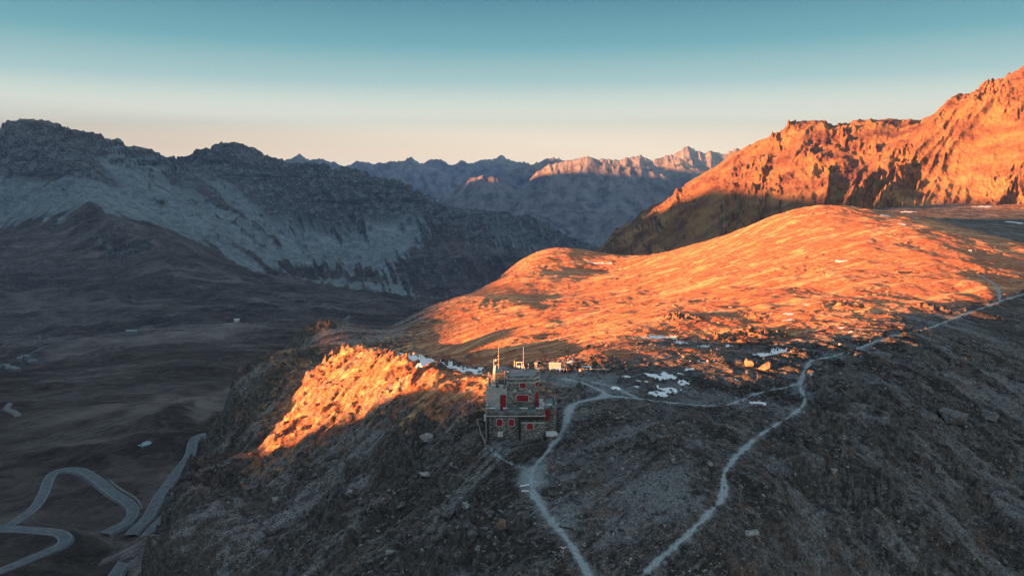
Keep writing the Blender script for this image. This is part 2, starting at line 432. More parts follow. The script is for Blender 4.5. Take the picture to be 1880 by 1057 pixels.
PATHS = [   # plan polylines of the footpaths: (px, py, Y), half width
 ([(1100,1100,76),(1060,1020,84),(1010,950,91),(980,900,97.5),(978,865,103),(1010,825,109.5),(1035,785,117),(1055,750,126),(1110,722,134),(1080,705,140),(1040,700,143)],1.1),
 ([(978,862,103),(930,846,106.5),(897,822,111)],0.38),
 ([(1165,1090,79),(1190,1040,83.5),(1260,980,90),(1325,915,98.5),(1333,865,106),(1390,800,117),(1455,760,127.5),(1478,735,135),(1470,705,145),(1490,664,163),(1540,650,174),(1620,622,194),(1700,606,212),(1760,580,235),(1870,542,278),(1920,520,300)],0.75),
 ([(1110,722,134),(1170,728,134),(1250,738,132.5),(1330,742,132),(1390,722,139),(1470,705,145)],0.6),
 ([(1090,700,142),(1130,706,140),(1170,728,134)],0.9),
 ([(1835,560,262),(1830,530,285),(1800,505,310)],1.2),
]
PLINES = [(spline([P(*p)[:2] for p in pl]), w * 0.85) for pl, w in PATHS]
tps_near = TPS(G, 1e-6)
HUT = P(952, 806, 113); HUTZ = HUT[2]
SNOWS = []   # filled below: (px, py, Y, half length x, half length y, tilt)
CRAGS = [(905,985,88,5),(925,965,90,3.2),(870,1000,88,4),(840,975,92,4),(760,1000,93,4),(800,900,105,4),(640,1000,103,4),(600,930,116,6),(720,860,122,5),(560,980,113,5),(450,960,130,7),(380,860,165,9),(420,800,186,8),(350,960,140,7),
  (1440,820,118,5),(1520,800,126,6),(1620,760,140,6),(1540,900,110,5),(1700,760,152,6),(1480,860,110,4),(1620,1000,103,4),(1760,880,130,5),(1430,960,96,3),(620,650,192,5),(560,640,225,9),(480,680,225,9),(1720,560,245,5),
  (1250,590,238,8),(1400,610,205,8),(1180,640,188,7),(1330,620,200,6),(1560,560,250,6),(1390,672,158,3.5),(595,612,325,22),(640,615,328,16),(555,620,300,16),(860,930,98,4),(800,1020,88,4),(690,960,108,5),(760,850,117,4),(640,860,128,5),(1290,850,106,3),(1590,900,112,6),(1500,740,140,5),(1800,960,122,7),(1660,840,130,6)]
CRP = [(P(a, b, c)[0], c, d) for a, b, c, d in CRAGS]
def crag_mask(X, Y):
    m = np.zeros(X.shape)
    for cx_, cy_, r in CRP:
        b_ = (np.abs(X - cx_) < 2.2 * r) & (np.abs(Y - cy_) < 2.2 * r)
        m[b_] = np.maximum(m[b_], 1 - smooth(0.35, 1.0, np.hypot(X[b_] - cx_, Y[b_] - cy_) / r + 0.7 * fbm(X[b_], Y[b_], r * .8, 4, 120)))
    return m
def steps(h, st, sharp=0.22):
    f = h / st; i = np.floor(f); f = f - i
    return (smooth(0.5 - sharp, 0.5 + sharp, f) - f) * st
def near_disp(X, Y, U, V, Z):
    d = 1.6 * fbm(X, Y, 46, 3, 3) * smooth(90, 260, Y) * (1 - 0.45 * smooth(230, 320, Y))
    d = d + 0.5 * fbm(X, Y, 13, 3, 8)
    left = smooth(-3, -18, X) * smooth(250, 215, Y)
    a = X * 0.80 + Y * 0.6; b_ = -X * 0.6 + Y * 0.80
    d = d + 0.9 * (left + smooth(25, 45, X) * smooth(230, 170, Y)) * fbm(X, Y, 9, 3, 130)
    d = d + left * (0.95 * ridged(a / 4.0, b_, 6.5, 6, 21, 0.6) + 0.5 * steps(b_ + 1.8 * fbm(X, Y, 9, 4, 22) + Z * 0.4, 2.6))
    steep = smooth(-45, -75, X) * smooth(235, 200, Y)
    d = d + steep * (2.6 * (ridged(a / 2.2, b_, 15, 6, 23, 0.6) + 0.2) + 1.5 * fbm(X, Y, 22, 3, 24))
    right = smooth(28, 50, X - (Y - 90) * 0.25) * smooth(230, 170, Y)
    c_ = X * 0.75 - Y * 0.66; e_ = X * 0.66 + Y * 0.75
    d = d + right * (0.7 * ridged(c_ / 3.0, e_, 8.0, 6, 31, 0.6) + 0.45 * steps(e_ + 2.0 * fbm(X, Y, 10, 4, 32), 3.1))
    cm = crag_mask(X, Y)
    d = d + cm * (1.0 * steps(Z + d + 1.5 * fbm(X, Y, 4, 4, 33) + 0.3 * X, 1.3, 0.12) + 1.35 * ridged(X, Y, 4.2, 6, 34, 0.66))
    hill = smooth(170, 250, Y)
    d = d + (1 - 0.85 * hill) * (0.30 * ridged(X * .8, Y, 3.2, 4, 14, .6) + 0.12 * ridged(X, Y, 1.0, 3, 44))
    d = d + hill * 0.15 * steps(Z + 0.05 * X + 0.8 * fbm(X, Y, 20, 4, 53), 1.5, .2) + hill * 0.045 * ridged(X, Y, 1.3, 3, 54)
    d = d + hill * (0.10 * fbm(X, Y, 5, 4, 52) + 0.55 * ridged(X * 0.5 + Y * 0.35, Y * 0.9 - X * .3, 44, 4, 60, 0.38))
    lift = smooth(14, 22, X) * smooth(62, 50, X) * smooth(150, 158, Y) * smooth(215, 195, Y)
    d = d * (1 - 0.6 * lift) + 0.9 * lift
    crag = smooth(.32, .7, fbm(X, Y, 26, 3, 77)) * hill
    d = d + crag * 0.4 * ridged(X, Y, 5, 4, 71)
    return d
# the same as a smooth coarse sampler of the undisturbed control surface
class Coarse:
    def __init__(s, t, u0, u1, y0, y1):
        s.us = np.linspace(u0, u1, 300); s.vs = np.linspace(math.log(y0), math.log(y1), 300)
        s.Z = t.grid(s.us, s.vs, step=2) * np.exp(s.vs)[:, None]
CN = Coarse(tps_near, -1.2, 1.3, 40, 1100)
SNOW = [(738,655,24,3,172),(762,660,34,3,167),(788,666,36,3,161),(815,671,36,3,158),(842,675,34,3,156),(868,680,30,2.2,153),(1211,622,38,5),(1277,628,11,2.5),(1335,650,28,4.5),(1292,667,10,2.5),(1269,679,13,2.5),(1215,692,42,6.5),(1255,703,20,3.2),
  (1250,686,9,1.8),(1228,716,20,8),(1203,721,26,4),(1131,712,11,3),(1385,739,22,5.5),(1046,658,6,1.6),(1046,665,9,2),(1020,679,20,2.2),(1075,673.5,14,1.2),(1100,678.5,16,1.6),(1398,650,24,4),(1430,648,26,4),(1446,577,13,2),(1446,587,12,2),
  (1543,602,10,1.8),(1540,638,5,2.2),(1545,479,13,2.4),(1670,389,13,1.5),(1625,396,13,1.5),(1681,400,8,1.5),(1807,380,19,1.4),(1861,408,16,1.4),(1658,411,9,1.5),(1783,459,5,2),(1097,484,28,1.4),(1480,560,9,1.5),
  (1168,709,8,1.4),(1300,700,7,1.5),(1340,636,8,1.4),(1500,655,6,1.2),(1560,610,6,1),(1310,668,12,2.2),(1180,700,14,2),(1290,640,16,2.6),(1250,633,13,2),(1355,700,9,1.6),(1470,640,10,1.6),(1150,690,10,1.6),(640,629,9,2.5,206),(672,630,14,2,206)]
SPOTS = []
for sp_ in SNOW:
    a_, b_, c_, d_ = sp_[:4]
    if len(sp_) > 4:
        p0 = P(a_, b_, sp_[4]); w_ = c_ * p0[1] / FPX; SPOTS.append((p0[0], p0[1] + 0.5, w_, 6.0, math.atan2(p0[0], p0[1]))); continue
    p0 = hit(CN, a_, b_ + d_); p1 = hit(CN, a_, b_ - d_)
    if p1[1] > 1000: p1 = p0
    w_ = c_ * p0[1] / FPX
    SPOTS.append(((p0[0] + p1[0]) / 2, (p0[1] + p1[1]) / 2, w_, max(0.45, min((p1[1] - p0[1]) / 2, w_ * 1.3)), math.atan2(p0[0], p0[1])))
def near_extra(X, Y, Z, U, V):
    pm = np.zeros(X.shape); fl = np.zeros(X.shape)
    near = Y < 420
    xs, ys = X[near], Y[near]
    best = np.zeros(xs.shape); flat = np.zeros(xs.shape)
    wob = 0.30 * fbm(xs, ys, 4.5, 3, 90) + 0.22 * fbm(xs, ys, 1.1, 3, 92)
    for ln, w in PLINES:
        sel = (xs > ln[:, 0].min() - 8) & (xs < ln[:, 0].max() + 8) & (ys > ln[:, 1].min() - 8) & (ys < ln[:, 1].max() + 8)
        d = seg_dist(xs[sel], ys[sel], ln) / np.clip(1 + 0.7 * fbm(xs[sel], ys[sel], 7, 2, 94), .5, 1.7); wo = wob[sel]
        v = 0.75 * np.exp(-((np.abs(d + wo)) / (w * 0.5)) ** 2) + 0.36 * np.exp(-(np.abs(d + 2.5 * wo) / (w * 1.9)) ** 2)
        best[sel] = np.maximum(best[sel], v)
        flat[sel] = np.maximum(flat[sel], 1 - smooth(w * 0.7, w * 2.4, d))
    pm[near] = best; fl[near] = flat
    # level pad under the tower and worn ground behind it
    pad = 1 - smooth(5.5, 9.5, np.hypot((X - HUT[0]), (Y - HUT[1] - 4.5) * 0.9))
    Z = Z * (1 - pad) + HUTZ * pad
    worn = (1 - smooth(1, 9, np.hypot((X - P(1060, 700, 143)[0]) * 0.42, Y - 142) + 2.5 * fbm(X, Y, 5, 4, 95))) * 0.5
    jc = P(978, 880, 101)
    worn = np.maximum(worn, (1 - smooth(0.5, 4.5, np.hypot(X - jc[0], (Y - jc[1]) * 0.6) + fbm(X, Y, 3, 3, 96))) * 0.75)
    jc = P(1478, 715, 141)
    worn = np.maximum(worn, (1 - smooth(0.5, 4, np.hypot(X - jc[0], (Y - jc[1]) * 0.5) + fbm(X, Y, 3, 3, 97))) * 0.6)
    sn = np.zeros(X.shape)
    for sx, sy, sw, sd, sa in SPOTS:
        m_ = (np.abs(X - sx) < sw * 2 + 2) & (np.abs(Y - sy) < (sd + sw) * 2 + 2)
        x_ = X[m_] - sx; y_ = Y[m_] - sy
        r_ = np.hypot((x_ * math.cos(sa) - y_ * math.sin(sa)) / sw, (x_ * math.sin(sa) + y_ * math.cos(sa)) / sd)
        r_ = r_ + 0.75 * fbm(X[m_], Y[m_] * .6, 0.35 * sw + 1.0, 4, 98) + 0.25
        sn[m_] = np.maximum(sn[m_], 1 - smooth(0.9, 1.15, r_))
    Z = Z + 0.10 * sn
    pm = np.maximum(pm, worn); fl = np.maximum(fl, pad)
    near_extra.flat = fl
    fl = np.maximum(fl, sn * .7); near_extra.flat = fl; near_extra.snow = sn
    return Z, {'path': pm, 'snow': sn, 'rock': crag_mask(X, Y) * 0.8}
def near_disp2(X, Y, U, V, Z):
    return near_disp(X, Y, U, V, Z) * (1 - 0.9 * near_extra.flat) - 0.12 * near_extra.flat
def near_split(co, q, at):
    fm = at['path'][q].mean(1)
    pth = fm > 0.42; snw = at['snow'][q].mean(1) > 0.5
    return [('ground', ~pth & ~snw, MAT_NEAR), ('footpath', pth & ~snw, MAT_NEAR), ('snow', snw, MAT_SNOW)]
def near_extra2(X, Y, Z, U, V):
    Z, a = near_extra(X, Y, Z, U, V)
    return Z, a
MAT_NEAR_ATTR = 'm'
for nd in MAT_NEAR.node_tree.nodes:
    if nd.type == 'ATTRIBUTE' and nd.attribute_name == 'grass': nd.attribute_name = 'm'
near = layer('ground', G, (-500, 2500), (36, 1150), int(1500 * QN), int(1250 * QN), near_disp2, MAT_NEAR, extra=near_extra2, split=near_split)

# valley, left massif and the ridge continuing it
def massif_material():
    m, n, b = new_mat('massif'); k_ = NB(n)
    a = k_.noise(0.004, 8, 0.62); c = k_.noise(0.02, 8, 0.7); f = k_.noise(0.09, 7, 0.72)
    st1 = k_.noise(0.006, 9, 0.68, (0.35, 1, 1), 0.35, 0.6); st2 = k_.noise(0.012, 8, 0.7, (0.25, 1, 1), -0.25, 0.4)
    nr = k_.noise(0.03, 8, 0.66, (0.3, 1, 1), 0.35, 0.5); n2_ = k_.noise(0.0025, 6, 0.6, (0.5, 1, 1), 0.2, 0.8)
    g = k_.mix(k_.rng(a, 0.40, 0.60), (0.072, 0.070, 0.072), (0.167, 0.152, 0.152))
    g = k_.mix(k_.math('MULTIPLY', k_.rng(n2_, 0.50, 0.60), 0.7), g, (0.275, 0.268, 0.283))
    g = k_.mix(k_.math('MULTIPLY', k_.rng(nr, 0.50, 0.62), 0.55), g, (0.065, 0.058, 0.058))
    g = k_.mix(k_.math('MULTIPLY', k_.rng(c, 0.4, 0.65), 0.6), g, (0.065, 0.058, 0.061))
    g = k_.mix(k_.math('MULTIPLY', k_.rng(st1, 0.54, 0.64), 0.8), g, (0.290, 0.290, 0.304))
    g = k_.mix(k_.math('MULTIPLY', k_.rng(st2, 0.58, 0.66), 0.65), g, (0.362, 0.370, 0.384))
    g = k_.mix(k_.math('MULTIPLY', k_.rng(f, 0.5, 0.64), 0.45), g, (0.232, 0.225, 0.225))
    vn = k_.noise(0.11, 7, 0.72, (0.45, 1, 1), 0.3)
    g = k_.mix(k_.math('MULTIPLY', k_.rng(vn, 0.52, 0.62), 0.55), g, (0.051, 0.046, 0.046))
    g = k_.mix(k_.math('MULTIPLY', k_.attr('pale'), k_.rng(st2, 0.38, 0.56, 0.35, 1.0)), g, k_.mix(k_.rng(c, .4, .6), (0.290, 0.275, 0.283), (0.420, 0.406, 0.406)))
    vcr = k_.voro(0.05, out='Color'); vsp = n.nodes.new('ShaderNodeSeparateColor'); n.links.new(vcr, vsp.inputs[0])
    g = k_.mix(k_.math('MULTIPLY', k_.rng(k_.noise(0.045, 10, 0.78, (0.4, 1, 1), 0.25), 0.54, 0.57), 0.4), g, (0.27, 0.25, 0.24))
    g = k_.mix(1.0, g, (1.08, 0.99, 0.93), 'MULTIPLY')
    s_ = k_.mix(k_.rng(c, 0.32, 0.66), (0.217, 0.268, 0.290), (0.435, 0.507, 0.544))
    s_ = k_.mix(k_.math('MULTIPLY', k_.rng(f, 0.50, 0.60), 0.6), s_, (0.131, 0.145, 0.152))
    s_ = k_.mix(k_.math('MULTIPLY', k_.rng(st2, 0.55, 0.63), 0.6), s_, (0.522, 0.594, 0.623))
    r = k_.mix(k_.rng(f, 0.38, 0.62), (0.055, 0.058, 0.062), (0.27, 0.28, 0.29))
    r = k_.mix(k_.math('MULTIPLY', k_.rng(c, 0.50, 0.60), 0.65), r, (0.36, 0.385, 0.40))
    r = k_.mix(k_.math('MULTIPLY', k_.rng(c, 0.45, 0.36), 0.7), r, (0.05, 0.05, 0.053))
    strat = k_.noise(0.008, 8, 0.7, (0.3, 0.3, 3.0), 0.0, 0.4)
    r = k_.mix(k_.math('MULTIPLY', k_.rng(strat, 0.53, 0.6), 0.6), r, (0.06, 0.06, 0.065))
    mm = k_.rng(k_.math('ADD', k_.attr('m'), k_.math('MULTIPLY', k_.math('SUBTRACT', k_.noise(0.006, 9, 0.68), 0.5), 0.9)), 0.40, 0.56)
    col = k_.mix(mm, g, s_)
    rm = k_.math('MAXIMUM', k_.rng(k_.slope(), 0.74, 0.6), k_.rng(k_.math('ADD', k_.attr('hi'), k_.math('MULTIPLY', k_.math('SUBTRACT', c, 0.5), 1.2)), 0.4, 0.7))
    col = k_.mix(rm, col, r)
    n.links.new(col, b.inputs['Base Color'])
    k_.bump(k_.math('ADD', c, k_.math('MULTIPLY', f, 0.6)), 1.0, 40, b); return m
M_D = massif_material()
D = [
 (0,1050,280,0),(130,990,315,0),(200,985,325,0),(250,930,350,0),(150,860,400,0),(0,970,330,0),(370,800,430,0),(330,900,370,.1),(230,1040,300,.2),
 (300,740,560,0),(100,740,600,0),(400,745,520,.2),(0,850,425,0),(200,700,750,0),(0,700,800,0),(400,650,900,0),(40,672,1300,0),(200,650,1150,0),(240,608,1700,0),
 (450,592,1800,0),(640,580,1900,0),(600,605,1500,0),(0,600,1900,0),(0,550,2500,0),(200,520,2700,0),(400,520,2800,0),(600,520,3200,0),(800,535,3500,0),
 (0,470,3000,0),(200,470,3000,0),(0,410,3500,.45),(160,368,3300,.5),(240,410,3100,.1),(350,440,3500,.4),(500,490,3700,.4),(650,490,4000,.4),
 ('u',-400,-190,280,0),('u',-500,-200,600,0),('u',-500,-400,1500,0),('u',-500,-420,3000,0),('u',-400,-60,4000,.8),('u',-500,240,4700,.4),
 ('u',600,-210,300,0),('u',600,-230,500,0),('u',700,-280,800,0),('u',800,-420,1500,0),('u',900,-520,2200,0),('u',1000,-680,3200,0),('u',1200,-760,4000,0),('u',1300,-850,6000,0),
 (-200,262,4600,.5),(0,240,4500,.5),(60,234,4500,.4),(100,236,4500,.4),(150,256,4550,.4),(200,260,4600,.4),(260,282,4700,.6),(300,291,4800,.6),(340,300,5000,.5),
 (60,300,4200,.3),(40,350,3900,1),(100,340,3950,1),(200,330,4050,.9),(250,380,3600,1),(300,360,4100,.8),(390,420,3800,1),(200,300,4300,.5),
 (345,298,5500,.3),(370,278,5600,.2),(400,270,5600,.2),(430,268,5600,.2),(465,276,5600,.2),(500,298,5600,.2),(560,306,5500,.3),(640,318,5500,.3),(700,331,5500,.3),(745,340,5500,.3),
 (790,365,5600,.4),(830,386,5600,.4),(900,396,5600,.4),(960,402,5600,.4),(1010,422,5600,.4),(1040,450,5550,.3),(1065,472,5500,.3),(1100,500,5500,.3),
 (430,330,5100,.3),(450,370,4850,.5),(600,400,5000,.6),(540,440,4400,1),(600,470,4500,.95),(660,480,4500,.8),(740,430,4900,.8),(750,520,4300,.3),(900,480,5000,.2),(870,545,4300,0),(1000,470,5200,.3),(840,420,5100,.5),
 (800,470,4700,.1),(960,440,5300,.5),
 ('u',0,-100,5600,.5),('u',300,-200,6400,.5),('u',600,-500,6800,.5),('u',900,-700,6800,.5),('u',-400,-100,5800,.5),('u',1150,-900,6800,.5),
]
ROADS = [([(-60,990),(-20,981),(0,973),(24,962),(61,936),(80,908),(94,875),(118,865),(150,866),(179,885),(207,906),(235,925),(245,941),(230,965),(207,976),(186,986)],2.8),
 ([(-60,975),(-20,974),(30,973),(75,976),(106,981),(120,991),(112,1002),(90,1012),(56,1028),(0,1050),(-60,1070)],2.8),
 ([(240,985),(249,974),(273,950),(292,913),(320,875),(348,837),(355,811),(370,800),(384,804),(384,825),(383,842),(374,866)],2.8),
 ([(205,1075),(216,1054),(245,1016),(282,974),(325,932),(345,915)],2.8),
 ([(-40,680),(60,655),(100,641),(150,629),(200,620),(243,613),(300,607),(350,603),(400,598),(450,594),(520,591),(580,586),(628,580),(640,574),(636,590)],3.5),
 ([(18,745),(12,752),(30,760),(33,768)],1.5),([(0,640),(20,632),(60,636),(76,610)],1.2)]
tps_v = TPS(D, 1e-6)
CV = Coarse(tps_v, -1.25, .3, 250, 3600)
RLINES = [(spline([hit(CV, *p, Y0=255, Y1=3500)[:2] for p in pl], 10), w) for pl, w in ROADS]
def road_mask(X, Y):
    m = np.zeros(X.shape)
    for ln, w in RLINES:
        b_ = (X > ln[:, 0].min() - 25) & (X < ln[:, 0].max() + 25) & (Y > ln[:, 1].min() - 25) & (Y < ln[:, 1].max() + 25)
        m[b_] = np.maximum(m[b_], 1 - smooth(w + 1.0, w + 10, seg_dist(X[b_], Y[b_], ln)))
    return m
CV2 = Coarse(tps_v, -1.25, .35, 1500, 6900)
MASK = [(30,250,0,1),(100,260,0,1),(150,290,.1,1),(60,300,0,1),(120,320,.1,.9),(10,330,.6,.4),(60,345,.8,.2),(30,380,1,0),(90,370,1,0),(140,350,.95,.1),(130,330,.6,.4),(0,396,.9,0),(100,392,.8,0),(160,358,.9,.1),(160,385,0,0),(60,418,0,0),(0,422,0,0),
 (185,345,1,.1),(200,300,.7,.35),(220,270,.6,.35),(250,300,.8,.25),(210,330,.3,.7),(260,350,.95,.1),(232,378,.95,0),(300,340,.7,.3),(320,380,.9,.2),(335,410,.9,0),(385,436,.9,0),(300,422,.05,0),(200,415,0,0),(350,465,0,0),(420,475,0,0),(400,400,.7,.2),
 (350,330,.35,.7),(400,290,0,1),(430,276,0,.9),(460,300,0,.9),(440,332,.2,.8),(430,355,.7,.3),(500,310,0,.7),(550,340,.4,.7),(620,332,.1,.8),(600,360,.2,1),(700,345,.2,.8),(700,380,.3,.9),(640,392,.3,.9),(560,400,.5,.6),(480,380,.45,.6),(480,420,.7,.3),
 (550,440,1,.1),(580,468,1,0),(620,490,.5,0),(640,430,.7,.3),(660,470,.85,0),(700,492,.6,0),(720,430,.9,.2),(700,408,.7,.4),(760,400,.7,.5),(780,380,.2,.8),(800,435,.15,.2),(820,480,0,0),(760,505,0,0),(850,420,.2,.6),(900,410,.4,.6),(850,460,.1,.1),
 (950,420,.5,.6),(930,460,.3,.5),(1000,440,.4,.7),(1020,470,.4,.6),(960,492,.1,.3),(870,530,0,0),(700,545,0,0),(500,520,0,0),(600,505,.1,0),(598,514,.9,0),(596,524,0,0),(300,500,0,0),(100,480,0,0),(0,500,0,0),(800,530,0,0),(400,540,0,0),(15,560,.5,0),(40,540,.1,0),(0,590,0,0),(300,590,0,0),(600,590,0,0)]
MQ = []
for px_, py_, a_, b_ in MASK:
    h_ = hit(CV2, px_, py_, Y0=1550, Y1=6500); MQ.append((h_[0] / h_[1], math.log(h_[1]), a_, b_))
MQ = np.array(MQ)
def tps_field(col, us, vs):
    w = TPS.solve(MQ[:, :2], MQ[:, col], 2e-4); cu = np.linspace(us[0], us[-1], 260); cv = np.linspace(vs[0], vs[-1], 260)
    Uc, Vc = np.meshgrid(cu, cv); return cubic2(TPS.ev(MQ[:, :2], w, Uc, Vc), cu, cv, us, vs)
def rot_noise(p, h, deg, L, Wd, seed, fn=fbm, oc=6):
    a = math.radians(deg); al = p * math.cos(a) - h * math.sin(a); ac = p * math.sin(a) + h * math.cos(a)
    return fn(al / L * Wd, ac, Wd, oc, seed)
PALE = [(300,618,150,12,6,1),(420,603,90,9,5,1),(150,640,120,10,14,.8),(130,770,170,11,14,1),(300,745,130,11,14,1),(380,748,50,20,20,.9),(60,795,120,8,12,.8),(170,690,120,7,8,.5),(210,800,160,7,8,.7),(60,560,60,14,-30,.5),
  (180,468,30,6,6,1),(110,430,40,8,30,.6),(600,560,80,6,-8,.5),(350,560,140,5,0,.5),(290,900,28,60,-35,.8),(240,860,60,22,-30,.45),(60,880,60,30,0,.3),(500,560,100,5,-12,.5),(30,620,60,10,0,.5)]
PALEQ = {}
for e_ in PALE:
    h_ = hit(CV, e_[0], e_[1], Y0=255, Y1=3500); PALEQ[(e_[0], e_[1])] = (h_[0] / h_[1], h_[2] / h_[1])
def d_extra(X, Y, Z, U, V):
    q = Z / Y; below = np.maximum.accumulate(q[::-1], 0)[::-1] - q      # angle below the skyline behind
    d_disp.below = below; d_disp.road = road_mask(X, Y)
    p = U * 4500; h = q * 4500; pxx = U * FPX + CX
    wA = smooth(190, 120, pxx); wB = smooth(150, 230, pxx) * smooth(560, 470, pxx); wC = smooth(470, 560, pxx)
    wob = 40 * fbm(p, h, 420, 3, 91)
    g = wA * rot_noise(p + wob, h, 145, 900, 110, 19, ridged) + wB * rot_noise(p + wob, h, 35, 1100, 110, 20, ridged) + wC * rot_noise(p + wob, h, 66, 700, 100, 21, ridged)
    f = wA * rot_noise(p, h, 145, 500, 30, 22) + wB * rot_noise(p, h, 36, 500, 30, 23) + wC * rot_noise(p, h, 68, 420, 28, 24)
    d_disp.g = g
    us, vs = U[0], V[:, 0]
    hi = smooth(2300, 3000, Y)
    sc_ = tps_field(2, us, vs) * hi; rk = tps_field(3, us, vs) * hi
    pl_ = np.zeros(X.shape)
    for ex, ey, rx, ry, rot, stg in PALE:
        h_ = PALEQ[(ex, ey)]; uu = (U - h_[0]) * FPX; vv = (q - h_[1]) * FPX
        ca_, sa_ = math.cos(R(rot)), math.sin(R(rot))
        r_ = np.hypot((uu * ca_ + vv * sa_) / rx, (-uu * sa_ + vv * ca_) / ry)
        pl_ = np.maximum(pl_, stg * smooth(1.25, 0.4, r_ + 0.5 * fbm(uu, vv * 4, rx * .8, 4, 71)))
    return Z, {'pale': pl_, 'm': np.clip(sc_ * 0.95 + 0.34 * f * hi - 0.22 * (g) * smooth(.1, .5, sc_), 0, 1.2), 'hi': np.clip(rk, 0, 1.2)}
def d_disp(X, Y, U, V, Z):
    hi = smooth(2600, 4200, Y); b_ = d_disp.below
    fr = 0.25 + 0.75 * smooth(0.0, 0.02, b_)
    n = hi * fr * (18 * fbm(X, Y, 900, 2, 5) + 30 * d_disp.g * smooth(.004, .04, b_) + 18 * ridged(X, Y * .6, 240, 7, 11, .62))
    n = n + hi * smooth(0.045, 0.01, b_) * (8 * ridged(U * 4500, Y * .3, 75, 5, 17, .6) + 5 * ridged(X, Y, 60, 4, 18) + 12 * steps(Z + 30 * fbm(X, Y, 300, 3, 74), 55, .12) / 10)
    lo = (1 - hi)
    n = n + lo * smooth(450, 1500, Y) * (20 * fbm(X * 0.8 + Y * .3, Y, 380, 6, 25) + 9 * ridged(X * .6 + Y * .5, Y - X * .3, 170, 5, 29))
    n = n + smooth(1400, 500, Y) * (2.6 * fbm(X, Y, 60, 6, 33) + 2.5 * ridged(X * .5, Y, 70, 5, 35)) * (1 - d_disp.road)
    return n
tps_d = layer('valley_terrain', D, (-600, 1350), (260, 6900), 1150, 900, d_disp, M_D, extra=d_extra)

# right mountain
M_C = slope_material('right_slopes', 70, (0.11, 0.054, 0.055), (0.31, 0.175, 0.09), (0.055, 0.038, 0.036), (0.21, 0.12, 0.09), (0.12, 0.09, 0.08), (0.2, 0.14, 0.12), lo=0.72, hi=0.55)
CM = [
 (1040,500,1750,0),(1065,480,1700,0),(1100,456,1650,0),(1150,421,1600,0),(1210,376,1520,0),(1280,331,1470,0),(1370,283,1430,0),(1420,246,1420,0),(1450,227,1410,0),(1490,222,1400,0),(1530,219,1400,0),
 (1580,213,1400,0),(1615,209,1390,0),(1650,215,1380,0),(1700,210,1360,0),(1740,190,1340,0),(1790,160,1300,0),(1840,141,1270,0),(1880,125,1240,0),(2000,85,1200,0),(2300,50,1150,0),(2700,60,1150,0),
 (1110,480,1450,0),(1150,468,1350,0),(1250,430,1250,0),(1300,380,1280,0),(1300,430,1130,0),(1400,400,1020,0),(1400,350,1200,0),(1500,370,1000,0),(1600,384,950,0),(1750,378,930,0),(1880,374,930,0),
 (1600,300,1170,0),(1450,300,1270,0),(1750,290,1120,0),(1880,250,1090,0),(1880,310,1000,0),(2200,250,980,0),(2300,380,900,0),(2600,380,900,0),
 ('u',1060,-260,1400,0),('u',1100,-230,1150,0),('u',1200,-180,950,0),('u',1350,-110,850,0),('u',1500,-85,850,0),('u',1700,-75,820,0),('u',2000,-70,800,0),('u',2500,-70,750,0),
 ('u',1000,-330,1700,0),('u',1000,-420,2000,0),('u',1200,-150,2000,0),('u',1450,-30,1900,0),('u',1700,-20,1800,0),('u',2000,40,1700,0),('u',2500,60,1600,0),
]
def c_disp(X, Y, U, V, Z):
    p = U * 1200; h = Z
    w = p + 14 * fbm(p, h, 120, 3, 2)
    g = rot_noise(w, h, 128, 420, 85, 41, ridged)
    cr_ = smooth(0.0, 0.35, fbm(p, h * 1.2, 110, 4, 43) + 0.45 * smooth(1520, 1330, U * FPX + CX))
    n = 13 * g + 3.0 * fbm(p, h, 60, 4, 47) + 1.2 * fbm(p, h, 14, 3, 48)
    n = n + (0.25 + cr_) * (7.0 * rot_noise(w, h, 120, 70, 34, 45, lambda x, y, wl, o, sd: ridged(x, y, wl, o, sd, 0.6), 7) + 2.5 * ridged(p, h, 12, 4, 46))
    return n * smooth(700, 1000, Y) * (1 - 0.35 * smooth(1360, 1200, U * FPX + CX))
layer('right_mountain', CM, (960, 2600), (760, 2000), 1200, 760, c_disp, M_C)

# far mountains
M_F = slope_material('far_slopes', 900, (0.09, 0.10, 0.12), (0.14, 0.155, 0.175), (0.17, 0.175, 0.20), (0.36, 0.36, 0.385), (0.24, 0.24, 0.265), (0.37, 0.365, 0.39), lo=0.93, hi=0.80)
def far_layer(name, crest, Yc, depth, base, wl, amp, pxr, seed, nu=900, nv=260, mat=None):
    cp = np.array(crest, float)
    us = np.linspace((pxr[0] - CX) / FPX, (pxr[1] - CX) / FPX, nu)
    px = us * FPX + CX; py = np.interp(px, cp[:, 0], cp[:, 1])
    zc = np.array([P(a, b, Yc)[2] for a, b in zip(px, py)])
    s = np.linspace(-1, 1, nv)[:, None]
    Y = Yc + s * depth + 0 * us[None]
    # profile: steep near the crest, spreading at the foot
    f = np.abs(s) ** 0.75
    Z = zc[None] * (1 - f) + base * f
    X = us[None] * Y
    Wp = X + 0.12 * wl * fbm(X, Y, wl, 3, seed + 9)
    n = amp * ridged(Wp + 0.5 * Y, Y * 0.55, wl, 6, seed) * smooth(0.0, 0.3, np.abs(s)) + 0.16 * amp * fbm(X, Y * .7, wl * 0.35, 5, seed + 5, .6) + 0.22 * amp * ridged(X + Y, Y, wl * .4, 5, seed + 6, .55) * smooth(0.0, 0.12, np.abs(s))
    n = n + amp * (0.06 * ridged(X, Y * .15, wl * .27, 5, seed + 7, .6) + 0.045 * ridged(X, Y * .4, wl * .07, 4, seed + 8, .6)) * smooth(0.5, 0.0, np.abs(s))
    Z = Z + n
    co = np.stack([X, Y, Z], 2).reshape(-1, 3)
    m = np.clip(0.2 + 0.7 * (1 - f) + 0 * X, 0, 1)
    tag(make_mesh(name, co, grid_quads(nv, nu), mat or M_F, {'m': m.ravel()}), kind='structure')
